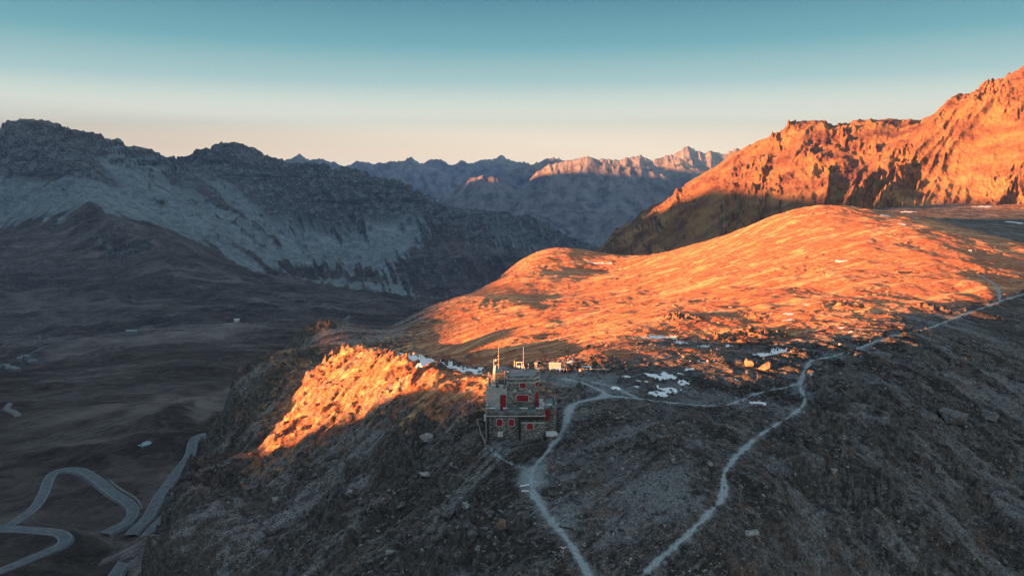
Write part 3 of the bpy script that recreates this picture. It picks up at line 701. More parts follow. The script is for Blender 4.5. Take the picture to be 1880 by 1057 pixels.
M_P = slope_material('haze_paled_slopes', 900, (0.24, 0.27, 0.30), (0.34, 0.37, 0.40), (0.28, 0.29, 0.31), (0.5, 0.5, 0.52), (0.4, 0.41, 0.43), (0.55, 0.55, 0.57), lo=0.93, hi=0.80)  # colour paled in place of thicker haze over the farthest ranges
far_layer('middle_mountain', [(500,420),(640,400),(760,380),(820,350),(850,328),(872,317),(890,318),(915,328),(935,345),(960,350),(985,315),(1010,300),(1045,290),(1075,281),(1095,290),(1130,300),(1170,310),(1230,325),(1300,335),(1400,345),(1700,360)],
          9500, 3200, -1150, 2400, 330, (450, 1650), 3)
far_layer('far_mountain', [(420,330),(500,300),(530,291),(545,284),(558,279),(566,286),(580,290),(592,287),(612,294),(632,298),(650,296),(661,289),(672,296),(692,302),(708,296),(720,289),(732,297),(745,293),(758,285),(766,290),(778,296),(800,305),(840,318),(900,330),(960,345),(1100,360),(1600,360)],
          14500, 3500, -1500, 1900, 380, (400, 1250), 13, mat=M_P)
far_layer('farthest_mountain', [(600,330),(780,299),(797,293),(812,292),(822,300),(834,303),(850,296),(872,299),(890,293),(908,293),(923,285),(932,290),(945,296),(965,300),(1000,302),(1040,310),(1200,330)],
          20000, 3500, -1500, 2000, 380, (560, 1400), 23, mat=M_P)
far_layer('eastern_mountain', [(900,330),(940,310),(985,292),(1015,288),(1060,300),(1110,292),(1135,291),(1155,287),(1170,279),(1180,286),(1192,290),(1212,284),(1232,276),(1250,267),(1262,269),(1272,275),(1290,279),(1300,273),(1318,282),(1332,278),(1344,271),(1356,277),(1370,282),(1450,290),(1700,320)],
          13000, 3800, -1300, 1500, 300, (850, 1650), 33)
# low ground far away, out to the horizon
gq = np.array([[-60000, -20000, -1500], [60000, -20000, -1500], [60000, 80000, -1500], [-60000, 80000, -1500]], float)
tag(make_mesh('plain', gq, np.array([[0, 1, 2, 3]]), M_F, {'m': np.zeros(4)}), kind='structure')

# ------------------------------------------------------------------ unseen ridges added to the left, crest lines shaped for the shade they cast
TE = math.tan(SUN_EL)
SN = Vector((SH.y, -SH.x)) if -SH.x > 0 else Vector((-SH.y, SH.x))     # across the sunlight, away from the camera
def shade_ridge(name, prof, jag, base, steep, step):
    p = np.array(prof, float)
    t = np.arange(p[0, 0], p[-1, 0], step)
    H = np.interp(t, p[:, 0], p[:, 1]); S = np.interp(t, p[:, 0], p[:, 2])
    top = H + S * TE + jag * fbm(t, t * 0 + 3.3, step * 9, 4, 61)
    w = np.linspace(-1, 1, 41)[:, None]
    ww = np.sign(w) * np.abs(w) ** 1.5
    wid = (top - base) / steep
    off = ww * wid[None]
    z = top[None] - np.abs(off) * steep
    s = S[None] + off; tt = t[None] + 0 * off
    z = z + np.abs(ww) ** .5 * jag * 3 * ridged(tt, s, step * 14, 5, 63) * (np.abs(w) > 0.03)
    z = np.minimum(z, top[None])
    x = s * SH.x + tt * SN.x; y = s * SH.y + tt * SN.y
    co = np.stack([x, y, z], 2).reshape(-1, 3)
    tag(make_mesh(name, co, grid_quads(41, len(t)), M_D, {'m': np.full(len(co), .3)}), kind='structure')
shade_ridge('shade_shoulder', [(-260,60,270),(0,45,270),(60,20,270),(85,0,265),(95,-18,262),(104,-29,260),(109.5,-33.5,259),(112,-36,258),(115,-39.5,258),(118.5,-41.3,257),(124.6,-41.4,256),(133,-43,256),(141.5,-46.5,255),(145.5,-50,255),
     (149,-54.6,254),(155,-59.4,253),(159,-64,252),(162,-67,252),(166,-65.5,250),(174,-65.5,250),(185,-63,250),(192,-59.5,250),(196,-56.5,250),(200,-54.5,250),(206,-55.5,250),(215,-57.5,250),(226,-58.5,250),(236,-59,250),(246,-59.5,250),(262,-60,250),(266,-66,250),(275,-120,250),(300,-200,250)], 0.35, -230, 1.0, 1.2)
shade_ridge('shade_mountains', [(-400,-60,1600),(100,-90,1500),(200,-82,1500),(250,-76,1500),(269,-71,1500),(289,-68,1500),(310,-65,1500),(350,-63.5,1500),(400,-66.5,1550),(455,-70,1600),
     (520,-72,1700),(565,-70,1750),(590,-45,1750),(615,6,1800),(630,16,1800),(660,12,1900),(734,6,2000),(806,9,2100),(980,14,2400),(1110,16,2700),(1190,-8,2800),(1240,-34,2900),(1300,-50,3000),(1450,40,3100),(2000,160,3300),
     (4000,170,3900),(5000,140,4200),(5240,200,4300),(5450,205,4350),(6000,195,4500),(6800,170,4600),(7400,140,4800),(8000,200,5000),(8300,205,5100),(8600,110,5200),(8820,0,5200),(8950,-60,5300),
     (9120,100,5300),(9800,380,5400),(10500,430,5600),(11500,420,6000),(12000,560,6200),(12500,780,6400),(14000,860,6500),(19500,900,6500)], 1.6, -900, 0.55, 9)

# ------------------------------------------------------------------ haze
hz = bpy.data.materials.new('haze'); hz.use_nodes = True
hn = hz.node_tree; hn.nodes.clear()
ho = hn.nodes.new('ShaderNodeOutputMaterial'); hv = hn.nodes.new('ShaderNodeVolumePrincipled')
hv.inputs['Color'].default_value = (0.08, 0.25, 0.60, 1); hv.inputs['Density'].default_value = 4.5e-5
hv.inputs['Anisotropy'].default_value = 0.0
hn.links.new(hv.outputs[0], ho.inputs['Volume'])
def box_mesh(name, x0, x1, y0, y1, z0, z1, mat):
    co = np.array([(x, y, z) for z in (z0, z1) for y in (y0, y1) for x in (x0, x1)], float)
    q = np.array([(0, 2, 3, 1), (4, 5, 7, 6), (0, 1, 5, 4), (2, 6, 7, 3), (0, 4, 6, 2), (1, 3, 7, 5)])
    return make_mesh(name, co, q, mat, smooth_=False)
tag(box_mesh('haze', -22500, 14000, -4500, 25500, -1501, 1480, hz), kind='stuff')

# ------------------------------------------------------------------ roads in the valley
def simple_mat(name, ca, cb, scale, rough=0.9, bump=0.0, bs=0.02, detail=5, spec=0.2):
    m, n, b = new_mat(name); k_ = NB(n)
    f = k_.noise(scale, detail, 0.65)
    n.links.new(k_.mix(k_.rng(f, 0.35, 0.65), ca, cb), b.inputs['Base Color'])
    b.inputs['Roughness'].default_value = rough; b.inputs['Specular IOR Level'].default_value = spec
    if bump: k_.bump(k_.noise(scale * 2, 4), bump, bs, b)
    return m
M_ASPH = simple_mat('asphalt', (0.095, 0.11, 0.125), (0.14, 0.16, 0.175), 0.35)
M_LINE = simple_mat('road_paint', (0.26, 0.28, 0.3), (0.36, 0.38, 0.4), 1.0)
M_GRAV = simple_mat('gravel_road', (0.13, 0.135, 0.14), (0.18, 0.185, 0.19), 0.5)
def ribbon(name, line, offs, t, mat, lift, name_kind='structure', zfun=None):
    ln = np.array(line); d = np.gradient(ln, axis=0); d /= np.hypot(d[:, 0], d[:, 1])[:, None] + 1e-9
    nx = np.stack([-d[:, 1], d[:, 0]], 1)
    zc = np.array([max(ground_z(t, *(p + nx[i] * o)) for o in np.linspace(-3.6, 3.6, 5)) for i, p in enumerate(ln)])
    zc = np.convolve(np.pad(zc, 4, mode='edge'), np.ones(9) / 9, 'valid') + lift
    rows = [np.concatenate([ln + nx * o, zc[:, None] + dz], 1) for o, dz in offs]
    co = np.stack(rows, 0).reshape(-1, 3)
    return make_mesh(name, co, grid_quads(len(offs), len(ln)), mat), zc, nx
def resample(ln, step):
    L = np.concatenate([[0], np.cumsum(np.hypot(*np.diff(ln, axis=0).T))]); u = np.arange(0, L[-1], step)
    return np.stack([np.interp(u, L, ln[:, 0]), np.interp(u, L, ln[:, 1])], 1)
road_info = []
for i_, (ln, w) in enumerate(RLINES):
    ln = resample(ln, 2.0 if w > 2 and i_ < 4 else 6.0)
    o, zc, nx = ribbon('road' if w > 2 else 'track', ln, [(-w - 1.2, -1.6), (-w, 0), (w, 0), (w + 1.2, -1.6)], tps_d, M_ASPH if w > 2 else M_GRAV, 0.5 if i_ < 4 else 1.5)
    o['kind'] = 'structure'; road_info.append((ln, zc, nx, w))
    if i_ < 4:
        for sd in (-1, 1):
            a = sd * (w - 0.32); b = sd * (w - 0.12); a, b = min(a, b), max(a, b)
            rows = [np.concatenate([ln + nx * q_, zc[:, None] + 0.02], 1) for q_ in (a, b)]
            lo = make_mesh('road_marking', np.stack(rows, 0).reshape(-1, 3), grid_quads(2, len(ln)), M_LINE); lo['kind'] = 'structure'

# ------------------------------------------------------------------ mesh builder for built things
import bmesh
class MB:
    def __init__(s): s.bm = bmesh.new()
    def quadbox(s, p):          # eight corners, bottom ring then top ring
        v = [s.bm.verts.new(q) for q in p]
        for f in ((3, 2, 1, 0), (4, 5, 6, 7), (0, 1, 5, 4), (1, 2, 6, 5), (2, 3, 7, 6), (3, 0, 4, 7)): s.bm.faces.new([v[i] for i in f])
        return s
    def box(s, x0, x1, y0, y1, z0, z1):
        return s.quadbox([(x0, y0, z0), (x1, y0, z0), (x1, y1, z0), (x0, y1, z0), (x0, y0, z1), (x1, y0, z1), (x1, y1, z1), (x0, y1, z1)])
    def prism(s, pts, z0, z1):  # vertical prism over a plan polygon (counter-clockwise)
        a = [s.bm.verts.new((*p, z0)) for p in pts]; b = [s.bm.verts.new((*p, z1)) for p in pts]; n = len(pts)
        s.bm.faces.new(a[::-1]); s.bm.faces.new(b)
        for i in range(n): s.bm.faces.new((a[i], a[(i + 1) % n], b[(i + 1) % n], b[i]))
        return s
    def xzplate(s, pts, y0, y1, M=None):   # outline in x,z extruded along y (y0 nearer)
        M = M or Matrix.Identity(4)
        a = [s.bm.verts.new(M @ Vector((p[0], y0, p[1]))) for p in pts]; b = [s.bm.verts.new(M @ Vector((p[0], y1, p[1]))) for p in pts]; n = len(pts)
        s.bm.faces.new(a); s.bm.faces.new(b[::-1])
        for i in range(n): s.bm.faces.new((a[(i + 1) % n], a[i], b[i], b[(i + 1) % n]))
        return s
    def tube(s, p, q, r, r2=None, n=8):
        p, q = Vector(p), Vector(q); d = (q - p).normalized(); u = d.orthogonal().normalized(); v = d.cross(u); r2 = r if r2 is None else r2
        a = [s.bm.verts.new(p + (u * math.cos(k * 2 * math.pi / n) + v * math.sin(k * 2 * math.pi / n)) * r) for k in range(n)]
        b = [s.bm.verts.new(q + (u * math.cos(k * 2 * math.pi / n) + v * math.sin(k * 2 * math.pi / n)) * r2) for k in range(n)]
        s.bm.faces.new(a[::-1]); s.bm.faces.new(b)
        for i in range(n): s.bm.faces.new((a[i], a[(i + 1) % n], b[(i + 1) % n], b[i]))
        return s
    def ball(s, c, r, seed=0, rough=0.0, sub=2, sq=(1, 1, 1)):
        bm2 = bmesh.new(); bmesh.ops.create_icosphere(bm2, subdivisions=sub, radius=1)
        rr = random.Random(seed); off = [rr.uniform(-9, 9) for _ in range(6)]
        mp_ = {}
        for v in bm2.verts:
            p = v.co.copy(); k_ = 1 + rough * (math.sin(p.x * 3.1 + off[0]) * math.sin(p.y * 2.7 + off[1]) + 0.6 * math.sin(p.z * 5.3 + p.x * 4 + off[2]) + 0.5 * math.sin(p.y * 7 + off[3]) * math.cos(p.z * 6 + off[4]))
            mp_[v] = s.bm.verts.new((c[0] + p.x * r * k_ * sq[0], c[1] + p.y * r * k_ * sq[1], c[2] + p.z * r * k_ * sq[2]))
        for f in bm2.faces: s.bm.faces.new([mp_[v] for v in f.verts])
        bm2.free(); return s
    def build(s, name, mat, parent=None, smooth_=False, bevel=0.0):
        bmesh.ops.recalc_face_normals(s.bm, faces=s.bm.faces)
        if bevel: bmesh.ops.bevel(s.bm, geom=s.bm.edges[:], offset=bevel, segments=1, affect='EDGES', clamp_overlap=True)
        me = bpy.data.meshes.new(name); s.bm.to_mesh(me); s.bm.free()
        if smooth_:
            for f in me.polygons: f.use_smooth = True
        me.materials.append(mat); o = bpy.data.objects.new(name, me); C.objects.link(o)
        if parent: o.parent = parent
        return o
def empty(name, loc, label, cat, group=None, rz=0):
    o = bpy.data.objects.new(name, None); C.objects.link(o); o.location = loc; o.rotation_euler.z = rz
    return tag(o, label, cat, group)
def ground(px, py):
    x, y, _ = hit(near, px, py); return (x, y, ground_z(near, x, y))

def masonry(name, dark, light, mortar, scale, warm=0.3, rough_top=0.0):
    m, n, b = new_mat(name); k_ = NB(n)
    mpn = n.nodes.new('ShaderNodeMapping'); mpn.inputs['Scale'].default_value = (1, 1, 1.7); n.links.new(k_.co, mpn.inputs[0])
    def vo(feat, out):
        t = n.nodes.new('ShaderNodeTexVoronoi'); t.feature = feat; t.inputs['Scale'].default_value = scale; n.links.new(mpn.outputs[0], t.inputs['Vector']); return t.outputs[out]
    sp_ = n.nodes.new('ShaderNodeSeparateColor'); n.links.new(vo('F1', 'Color'), sp_.inputs[0])
    col = k_.mix(k_.rng(sp_.outputs[0], 0.15, 0.85), dark, light)
    col = k_.mix(k_.math('MULTIPLY', k_.rng(sp_.outputs[1], 0.62, 0.75), warm), col, (0.30, 0.21, 0.16))
    col = k_.mix(k_.math('MULTIPLY', k_.rng(sp_.outputs[2], 0.72, 0.82), 0.6), col, tuple(x * 0.3 for x in dark))
    col = k_.mix(k_.rng(vo('DISTANCE_TO_EDGE', 'Distance'), 0.075, 0.03), col, mortar)
    col = k_.mix(k_.math('MULTIPLY', k_.rng(k_.noise(0.6, 6, 0.6), 0.45, 0.68), 0.5), col, tuple(x * 0.75 for x in dark))
    n.links.new(col, b.inputs['Base Color'])
    k_.bump(k_.rng(vo('DISTANCE_TO_EDGE', 'Distance'), 0.0, 0.2), 0.8, 0.08, b)
    return m
M_STONE = masonry('tower_stone', (0.11, 0.115, 0.115), (0.46, 0.47, 0.455), (0.21, 0.215, 0.215), 3.0)
M_STONE2 = masonry('dark_stone', (0.075, 0.08, 0.08), (0.34, 0.345, 0.34), (0.13, 0.135, 0.135), 3.2, 0.5)
M_PLAST = simple_mat('old_plaster', (0.34, 0.35, 0.34), (0.50, 0.50, 0.475), 0.9, 0.9, 0.5, 0.02, 8)
M_SLAB = simple_mat('stone_slab', (0.42, 0.45, 0.45), (0.60, 0.62, 0.61), 2.0, 0.85, 0.4, 0.02)
M_LEAD = simple_mat('roof_sheet', (0.14, 0.175, 0.195), (0.22, 0.265, 0.285), 0.8, 0.75, 0.3, 0.01, 7)
M_RED = simple_mat('red_paint', (0.27, 0.022, 0.034), (0.36, 0.035, 0.05), 1.6, 0.6, 0.1, 0.01)
M_REDD = simple_mat('dark_red_paint', (0.20, 0.02, 0.03), (0.26, 0.028, 0.036), 1.6, 0.6)
M_METAL = simple_mat('grey_metal', (0.36, 0.37, 0.37), (0.5, 0.5, 0.5), 3.0, 0.45)
M_DARK = simple_mat('dark_timber', (0.03, 0.03, 0.032), (0.06, 0.058, 0.055), 3.0)
M_WHITE = simple_mat('white_paint', (0.62, 0.64, 0.64), (0.75, 0.76, 0.76), 2.0, 0.6)
M_WOOD = simple_mat('weathered_wood', (0.24, 0.23, 0.21), (0.42, 0.40, 0.37), 4.0, 0.85, 0.4, 0.01)
M_GLASS = simple_mat('panel_glass', (0.24, 0.33, 0.38), (0.33, 0.42, 0.47), 2.0, 0.25, spec=0.5)

def arch(x0, x1, z0, z1, rise, n=7):
    pts = [(x0, z0), (x1, z0), (x1, z1 - rise)]
    for k in range(1, n): a = math.pi * k / n; pts.append(((x0 + x1) / 2 + (x1 - x0) / 2 * math.cos(a), z1 - rise + rise * math.sin(a)))
    return pts + [(x0, z1 - rise)]

# ------------------------------------------------------------------ the stone refuge.  Local x to the right, y away, z up from its ground
KX = 0.0954
def lx(px): return (px - 893) * KX
hut = empty('stone_hut', (P(893, 806, 113)[0], 113.0, HUTZ - 0.1), 'tall grey stone refuge tower with red shutters and stepped terraces on the ridge', 'building')
z1 = 4.45     # terrace level
W = lx(1000)
def lz(py, y): return P(940, py, 113 + y)[2] - (HUTZ - 0.1)
# lower storey
MB().box(0, lx(954), 0, 8.6, -2.5, z1 - 0.12).build('lower_wall', M_STONE2, hut)
MB().box(lx(954), W, 0.55, 8.6, -2.5, z1 - 0.12).build('lower_wall', M_STONE2, hut)
MB().box(lx(956.5), W, 0.30, 0.547, -2.0, 2.95).build('lower_wall', M_STONE, hut)          # thicker lower half on the right
MB().box(lx(956), W - 0.05, 0.12, 0.545, 2.96, 3.1).build('ledge', M_SLAB, hut)
for x in (lx(896.5), lx(953.5)): MB().box(x - 0.13, x + 0.13, -0.22, -0.003, -2.0, z1 - 0.13).build('timber_post', M_DARK, hut)
MB().box(lx(956), W - 0.1, 0.02, 0.35, 3.75, z1 - 0.13).build('beam', M_DARK, hut)
# terrace floor and battlement
MB().box(-0.12, W + 0.12, -0.14, 8.7, z1 - 0.117, z1).build('cornice', M_SLAB, hut)
MB().box(0.32, W - 0.3, 0.34, 3.0, z1 + 0.003, z1 + 0.06).build('terrace_floor', M_LEAD, hut)
bm = MB(); mer = [(896, 909), (924, 932), (954, 968), (984, 998)]
bm.box(0, W, -0.02, 0.30, z1 + 0.003, z1 + 0.42)
bm.box(0, 0.30, 0.303, 3.0, z1 + 0.003, z1 + 0.42); bm.box(W - 0.28, W, 0.303, 3.0, z1 + 0.003, z1 + 0.42)
bm.build('parapet', M_STONE2, hut)
for a, b in mer + [(893, 896)]:
    m_ = MB().box(lx(a), lx(b), -0.025, 0.31, z1 + 0.423, z1 + 1.25).build('merlon', M_STONE, hut)
    MB().box(lx(a) - 0.05, lx(b) + 0.05, -0.08, 0.36, z1 + 1.253, z1 + 1.36).build('cap', M_SLAB, m_)
for yy in (1.4, 2.5):
    for x0 in (-0.003, W - 0.285):
        m_ = MB().box(x0, x0 + 0.29, yy, yy + 0.7, z1 + 0.423, z1 + 1.2).build('merlon', M_STONE, hut)
        MB().box(x0 - 0.05, x0 + 0.34, yy - 0.05, yy + 0.75, z1 + 1.203, z1 + 1.3).build('cap', M_SLAB, m_)
# the tower, chamfered on the right
TY = 3.0; zt = lz(690, TY); tx0, tx1, tx2 = lx(930.5), lx(980.5), lx(991.5)
zt = z1 + 5.7
TB = TY + 5.6
plan = [(tx0, TY), (tx1, TY), (tx2, TY + 1.25), (tx2, TB), (tx0, TB)]
MB().prism(plan, z1 + 0.003, zt).build('tower_wall', M_STONE, hut)
def offs(pl, d):
    c = Vector((sum(p[0] for p in pl) / len(pl), sum(p[1] for p in pl) / len(pl)))
    return [(p[0] + (d if p[0] > c.x else -d), p[1] + (d if p[1] > c.y else -d) if i != 2 else p[1] - d * 0.2) for i, p in enumerate(pl)]
MB().prism(offs(plan, 0.12), zt - 0.75, zt - 0.62).build('string_course', M_SLAB, hut)
MB().prism(offs(plan, 0.10), zt + 0.003, zt + 0.12).build('cornice', M_SLAB, hut)
MB().prism(offs(plan, -0.32), zt + 0.123, zt + 0.20).build('roof', M_LEAD, hut)
bm = MB(); bm.box(tx0, tx1, TY + 0.0, TY + 0.28, zt + 0.123, zt + 0.48); bm.box(tx0, tx0 + 0.28, TY + 0.283, TB - 0.283, zt + 0.123, zt + 0.42)
bm.box(tx2 - 0.28, tx2, TY + 1.3, TB - 0.283, zt + 0.123, zt + 0.42); bm.box(tx0, tx2, TB - 0.28, TB, zt + 0.123, zt + 0.42)
bm.quadbox([(tx1, TY, zt + .123), (tx2, TY + 1.25, zt + .123), (tx2 - .2, TY + 1.45, zt + .123), (tx1 - .2, TY + .2, zt + .123), (tx1, TY, zt + .47), (tx2, TY + 1.25, zt + .47), (tx2 - .2, TY + 1.45, zt + .47), (tx1 - .2, TY + .2, zt + .47)])
bm.build('parapet', M_STONE, hut)
for (cx_, cy_, h_) in ((lx(986), TB - 0.6, 1.35), (lx(988.8), TY + 2.3, 1.15)):
    c_ = MB().box(cx_ - 0.24, cx_ + 0.24, cy_ - 0.24, cy_ + 0.24, zt + 0.2, zt + h_).build('chimney', M_STONE, hut)
    MB().box(cx_ - 0.32, cx_ + 0.32, cy_ - 0.32, cy_ + 0.32, zt + h_ + .003, zt + h_ + 0.14).build('cap', M_SLAB, c_)
# windows: surround, red shutter with boards
def window(pts_fn, y, mat=None, M=None, name='window'):
    x0, x1, a, b, rise = pts_fn
    o = MB().xzplate(arch(x0 - 0.10, x1 + 0.10, a - 0.10, b + 0.10, rise + 0.03), y - 0.05, y + 0.02, M).build(name, M_SLAB if name == 'window' else M_STONE2, hut)
    sh_ = MB().xzplate(arch(x0, x1, a, b, rise), y - 0.09, y - 0.053, M).build('shutter', mat or M_RED, o)
    bm_ = MB(); n_ = max(2, int((x1 - x0) / 0.3))
    for k in range(1, n_): xx = x0 + (x1 - x0) * k / n_; bm_.xzplate([(xx - .012, a + .03), (xx + .012, a + .03), (xx + .012, b - rise - .02), (xx - .012, b - rise - .02)], y - 0.098, y - 0.0915, M)
    for zz in (a + (b - a) * 0.2, a + (b - a) * 0.68): bm_.xzplate([(x0 + .04, zz - .04), (x1 - .04, zz - .04), (x1 - .04, zz + .04), (x0 + .04, zz + .04)], y - 0.107, y - 0.0985, M)
    bm_.build('batten', M_REDD, o)
    return o
window((lx(911.8), lx(922.6), lz(781, 0), lz(768.5, 0), 0.38), 0)
window((lx(934), lx(944.2), lz(781, 0), lz(768.5, 0), 0.38), 0)
window((lx(967.2), lx(978.6), lz(787.5, .3), lz(776.3, .3), 0.35), 0.30)
TYs = TY
s_ = (113 + TY) / 113
def tx(px): return P(px, 720, 113 + TY)[0] - hut.location.x
window((tx(954.2), tx(965.4), lz(712, TY), lz(702, TY), 0.14), TY)
window((tx(948.4), tx(970.3), lz(736, TY), lz(724.8, TY), 0.12), TY)
ch = Matrix.Translation((tx1, TY, 0)) @ Matrix.Rotation(math.atan2(1.25, tx2 - tx1), 4, 'Z')
window((0.38, 1.22, lz(709.5, TY + .5), lz(700.8, TY + .5), 0.2), 0, M=ch)
window((0.38, 1.22, z1 + 0.25, lz(721.5, TY + .5), 0.38), 0, M=ch, name='door')
for px in (945.3, 972.8):
    c_ = tx(px); zz = lz(717, TY)
    MB().xzplate([(c_ - .26, zz - .3), (c_ + .26, zz - .3), (c_ + .26, zz + .06), (c_ + .12, zz + .3), (c_ - .12, zz + .3), (c_ - .26, zz + .06)], TY - 0.10, TY - 0.003).build('stone_crest', M_SLAB, hut)
MB().box(tx(948) - .1, tx(971) + .1, TY - 0.14, TY - 0.003, lz(736, TY) - 0.24, lz(736, TY) - 0.12).build('sill', M_STONE2, hut)
# the plastered wing on the left, with its battlement and the broken turret above
zw = lz(717.5, 2.4)
WY = 2.4
MB().box(0.0, tx0 - 0.003, WY, 8.55, z1 + 0.004, zw).build('wing_wall', M_PLAST, hut)
MB().box(-0.06, tx0 - 0.05, WY - 0.05, WY + 0.3, zw - 0.02, zw + 0.1).build('string_course', M_PLAST, hut)
bm = MB(); bm.box(0, tx0 - 0.01, WY + 0.003, WY + 0.28, zw + 0.103, zw + 0.4); bm.build('parapet', M_PLAST, hut)
for a, b in ((893, 896.5), (901.8, 909.6), (916.2, 924), (928.5, 930.4)):
    m_ = MB().box(lx(a), lx(b), WY, WY + 0.285, zw + 0.403, zw + 0.95).build('merlon', M_PLAST, hut)
    MB().box(lx(a) - 0.04, lx(b) + 0.04, WY - 0.06, WY + 0.34, zw + 0.953, zw + 1.04).build('cap', M_SLAB, m_)
d_ = window((tx(919.2), tx(928.4), z1 + 0.08, lz(724.7, WY), 0.22), WY, name='door')
MB().box(-0.14, -0.003, WY - .1, WY + 0.35, z1 + 0.1, zw + 0.3).build('corner_quoin', M_SLAB, hut)
# turret on the wing: a left wall, a right pier, rubble between
zr = zw + 0.12
MB().box(0.05, 0.32, 5.0, 8.4, zr, zr + 1.5).build('turret_wall', M_PLAST, hut)
MB().quadbox([(lx(903), 4.4, zr), (lx(909.5), 4.2, zr), (lx(909.5), 8.4, zr), (lx(903), 8.4, zr), (lx(904), 4.6, zr + 2.3), (lx(908.5), 4.4, zr + 2.9), (lx(908.5), 8.3, zr + 2.9), (lx(904), 8.3, zr + 2.3)]).build('turret_wall', M_PLAST, hut)
MB().box(lx(897), lx(899.5), 5.2, 5.5, zr, zr + 2.0).build('turret_pier', M_STONE, hut)
MB().box(lx(893.5), lx(895.5), 5.2, 5.5, zr, zr + 1.75).build('turret_pier', M_STONE, hut)
MB().box(lx(910), lx(928), 4.3, 8.3, zr, zr + 2.45).build('turret_wall', M_STONE, hut)
MB().box(lx(909.8), lx(929), 4.2, 8.4, zr + 2.453, zr + 2.62).build('turret_roof', M_LEAD, hut)
MB().tube((lx(926), 4.0, zr), (lx(926), 4.0, zr + 3.1), 0.09).build('drain_pipe', M_METAL, hut)
MB().ball((lx(923.5), 4.6, zr + 2.9), 0.38, 3, 0.1, 2).build('water_tank', M_DARK, hut, True)
MB().box(lx(927), lx(934), 4.5, 4.8, zr + 2.7, zr + 2.85).build('bracket', M_METAL, hut)
# masts
def mast(px, y, zb, py_top, r, bits=()):
    zt_ = lz(py_top, y); x = P(px, 660, 113 + y)[0] - hut.location.x
    o = MB().tube((x, y, zb), (x, y, zt_), r, r * 0.7).build('mast', M_METAL, hut)
    for q, ln_ in bits: MB().box(x - ln_, x + 0.06, y - .06, y + .06, zb + q, zb + q + 0.12).build('bracket', M_METAL, o)
    return o, x, zt_
mast(915.4, 6.0, zr + 2.6, 634, 0.04, ((1.0, .3), (2.0, .25), (2.6, .2)))
mast(961.0, 7.3, zt + 0.2, 636.5, 0.045, ((1.6, .12),))
x_ = P(961, 660, 120.3)[0] - hut.location.x
bt = MB()
for a in range(4): bt.tube((x_ + .55 * math.cos(a * 1.571 + .785), 7.3 + .55 * math.sin(a * 1.571 + .785), zt + 0.2), (x_, 7.3, zt + 1.35), 0.05)
bt.build('mast_foot', M_METAL, hut)
o, x2_, z2_ = mast(906.8, 7.0, zr + 2.4, 659.5, 0.07)
MB().ball((x2_ + 0.38, 7.0, z2_ - 0.15), 0.2, 5, 0, 2).build('lamp_globe', M_WHITE, hut, True)
bm = MB()
fx = P(953, 666, 121)[0] - hut.location.x
bm.box(fx - .55, fx - .45, 8.0, 8.1, zt + .42, zt + 1.5); bm.box(fx + .45, fx + .55, 8.0, 8.1, zt + .42, zt + 1.4); bm.box(fx - .6, fx + .6, 7.95, 8.15, zt + 1.5, zt + 1.62); bm.box(fx - .3, fx + .2, 7.9, 8.2, zt + .42, zt + .95)
bm.build('antenna_rack', M_WHITE, hut)
MB().tube((fx - 0.85, 8.0, zt + .42), (fx - 0.85, 8.0, zt + 1.9), 0.07).build('mast', M_METAL, hut)
MB().tube((fx + 1.65, 7.8, zt + .42), (fx + 1.75, 7.8, zt + 1.35), 0.08).build('vent_pipe', M_METAL, hut)
# small things on the walls
MB().box(lx(913.8), lx(923.4), -0.12, -0.003, lz(801, 0), lz(791.6, 0)).build('wall_cabinet', M_SLAB, hut)
MB().box(lx(888.6), lx(895), 0.2, 0.75, lz(773, 0), lz(763, 0)).build('utility_box', M_WHITE, hut)
MB().tube((lx(892.4), -0.08, -0.5), (lx(892.4), -0.08, z1 + 1.3), 0.06).build('drain_pipe', M_METAL, hut)
# round bastion on the right
bz = z1 + 0.55; cx0, cy0, rr_ = W + 0.15, 3.6, 2.15
pl = [(cx0, cy0 - 2.6)] + [(cx0 + rr_ * math.sin(a), cy0 - rr_ * math.cos(a) * 1.2) for a in np.linspace(0.05, math.pi, 12)]
pl = [(W + 0.003, cy0 - 2.6), (W + 1.05, cy0 - 2.6)] + [(W + 1.05 + 1.1 * math.sin(a), cy0 - 1.4 - 1.2 * math.cos(a)) for a in np.linspace(0.2, math.pi / 2, 7)] + [(W + 2.15, 7.0), (W + 0.003, 7.0)]
MB().prism(pl, -2.0, bz).build('bastion_wall', M_STONE2, hut)
bm = MB(); out = pl[1:-1]
for (ax, ay), (bx_, by_) in zip(out[:-1], out[1:]):
    dx, dy = bx_ - ax, by_ - ay; L_ = math.hypot(dx, dy); nx_, ny_ = -dy / L_ * .26, dx / L_ * .26
    bm.quadbox([(ax, ay, bz + .003), (bx_, by_, bz + .003), (bx_ + nx_, by_ + ny_, bz + .003), (ax + nx_, ay + ny_, bz + .003), (ax, ay, bz + .75), (bx_, by_, bz + .75), (bx_ + nx_, by_ + ny_, bz + .75), (ax + nx_, ay + ny_, bz + .75)])
bm.build('parapet', M_STONE, hut)
MB().box(W + 0.25, W + 1.3, 1.6, 2.1, bz + 0.76, bz + 0.86).build('cap', M_SLAB, hut)
MB().box(W + .3, W + 1.8, 2.4, 6.6, bz + .003, bz + .05).build('terrace_floor', M_LEAD, hut)
window((W + 0.18, W + 0.92, lz(770.5, 1.0) , lz(751, 1.0), 0.12), cy0 - 2.6, mat=M_REDD, name='door')
b_ = MB(); b_.prism([(W + .15, -.9), (W + 1.4, -1.1), (W + 2.3, -.3), (W + 1.9, .85), (W + .2, .9)], 1.0, 1.3); b_.build('landing_slab', M_SLAB, hut)
b_ = MB(); b_.prism([(W + .3, -.6), (W + 1.3, -.8), (W + 2.0, -.1), (W + 1.6, .8), (W + .3, .85)], -2, 0.997); b_.build('landing_base', M_STONE2, hut)

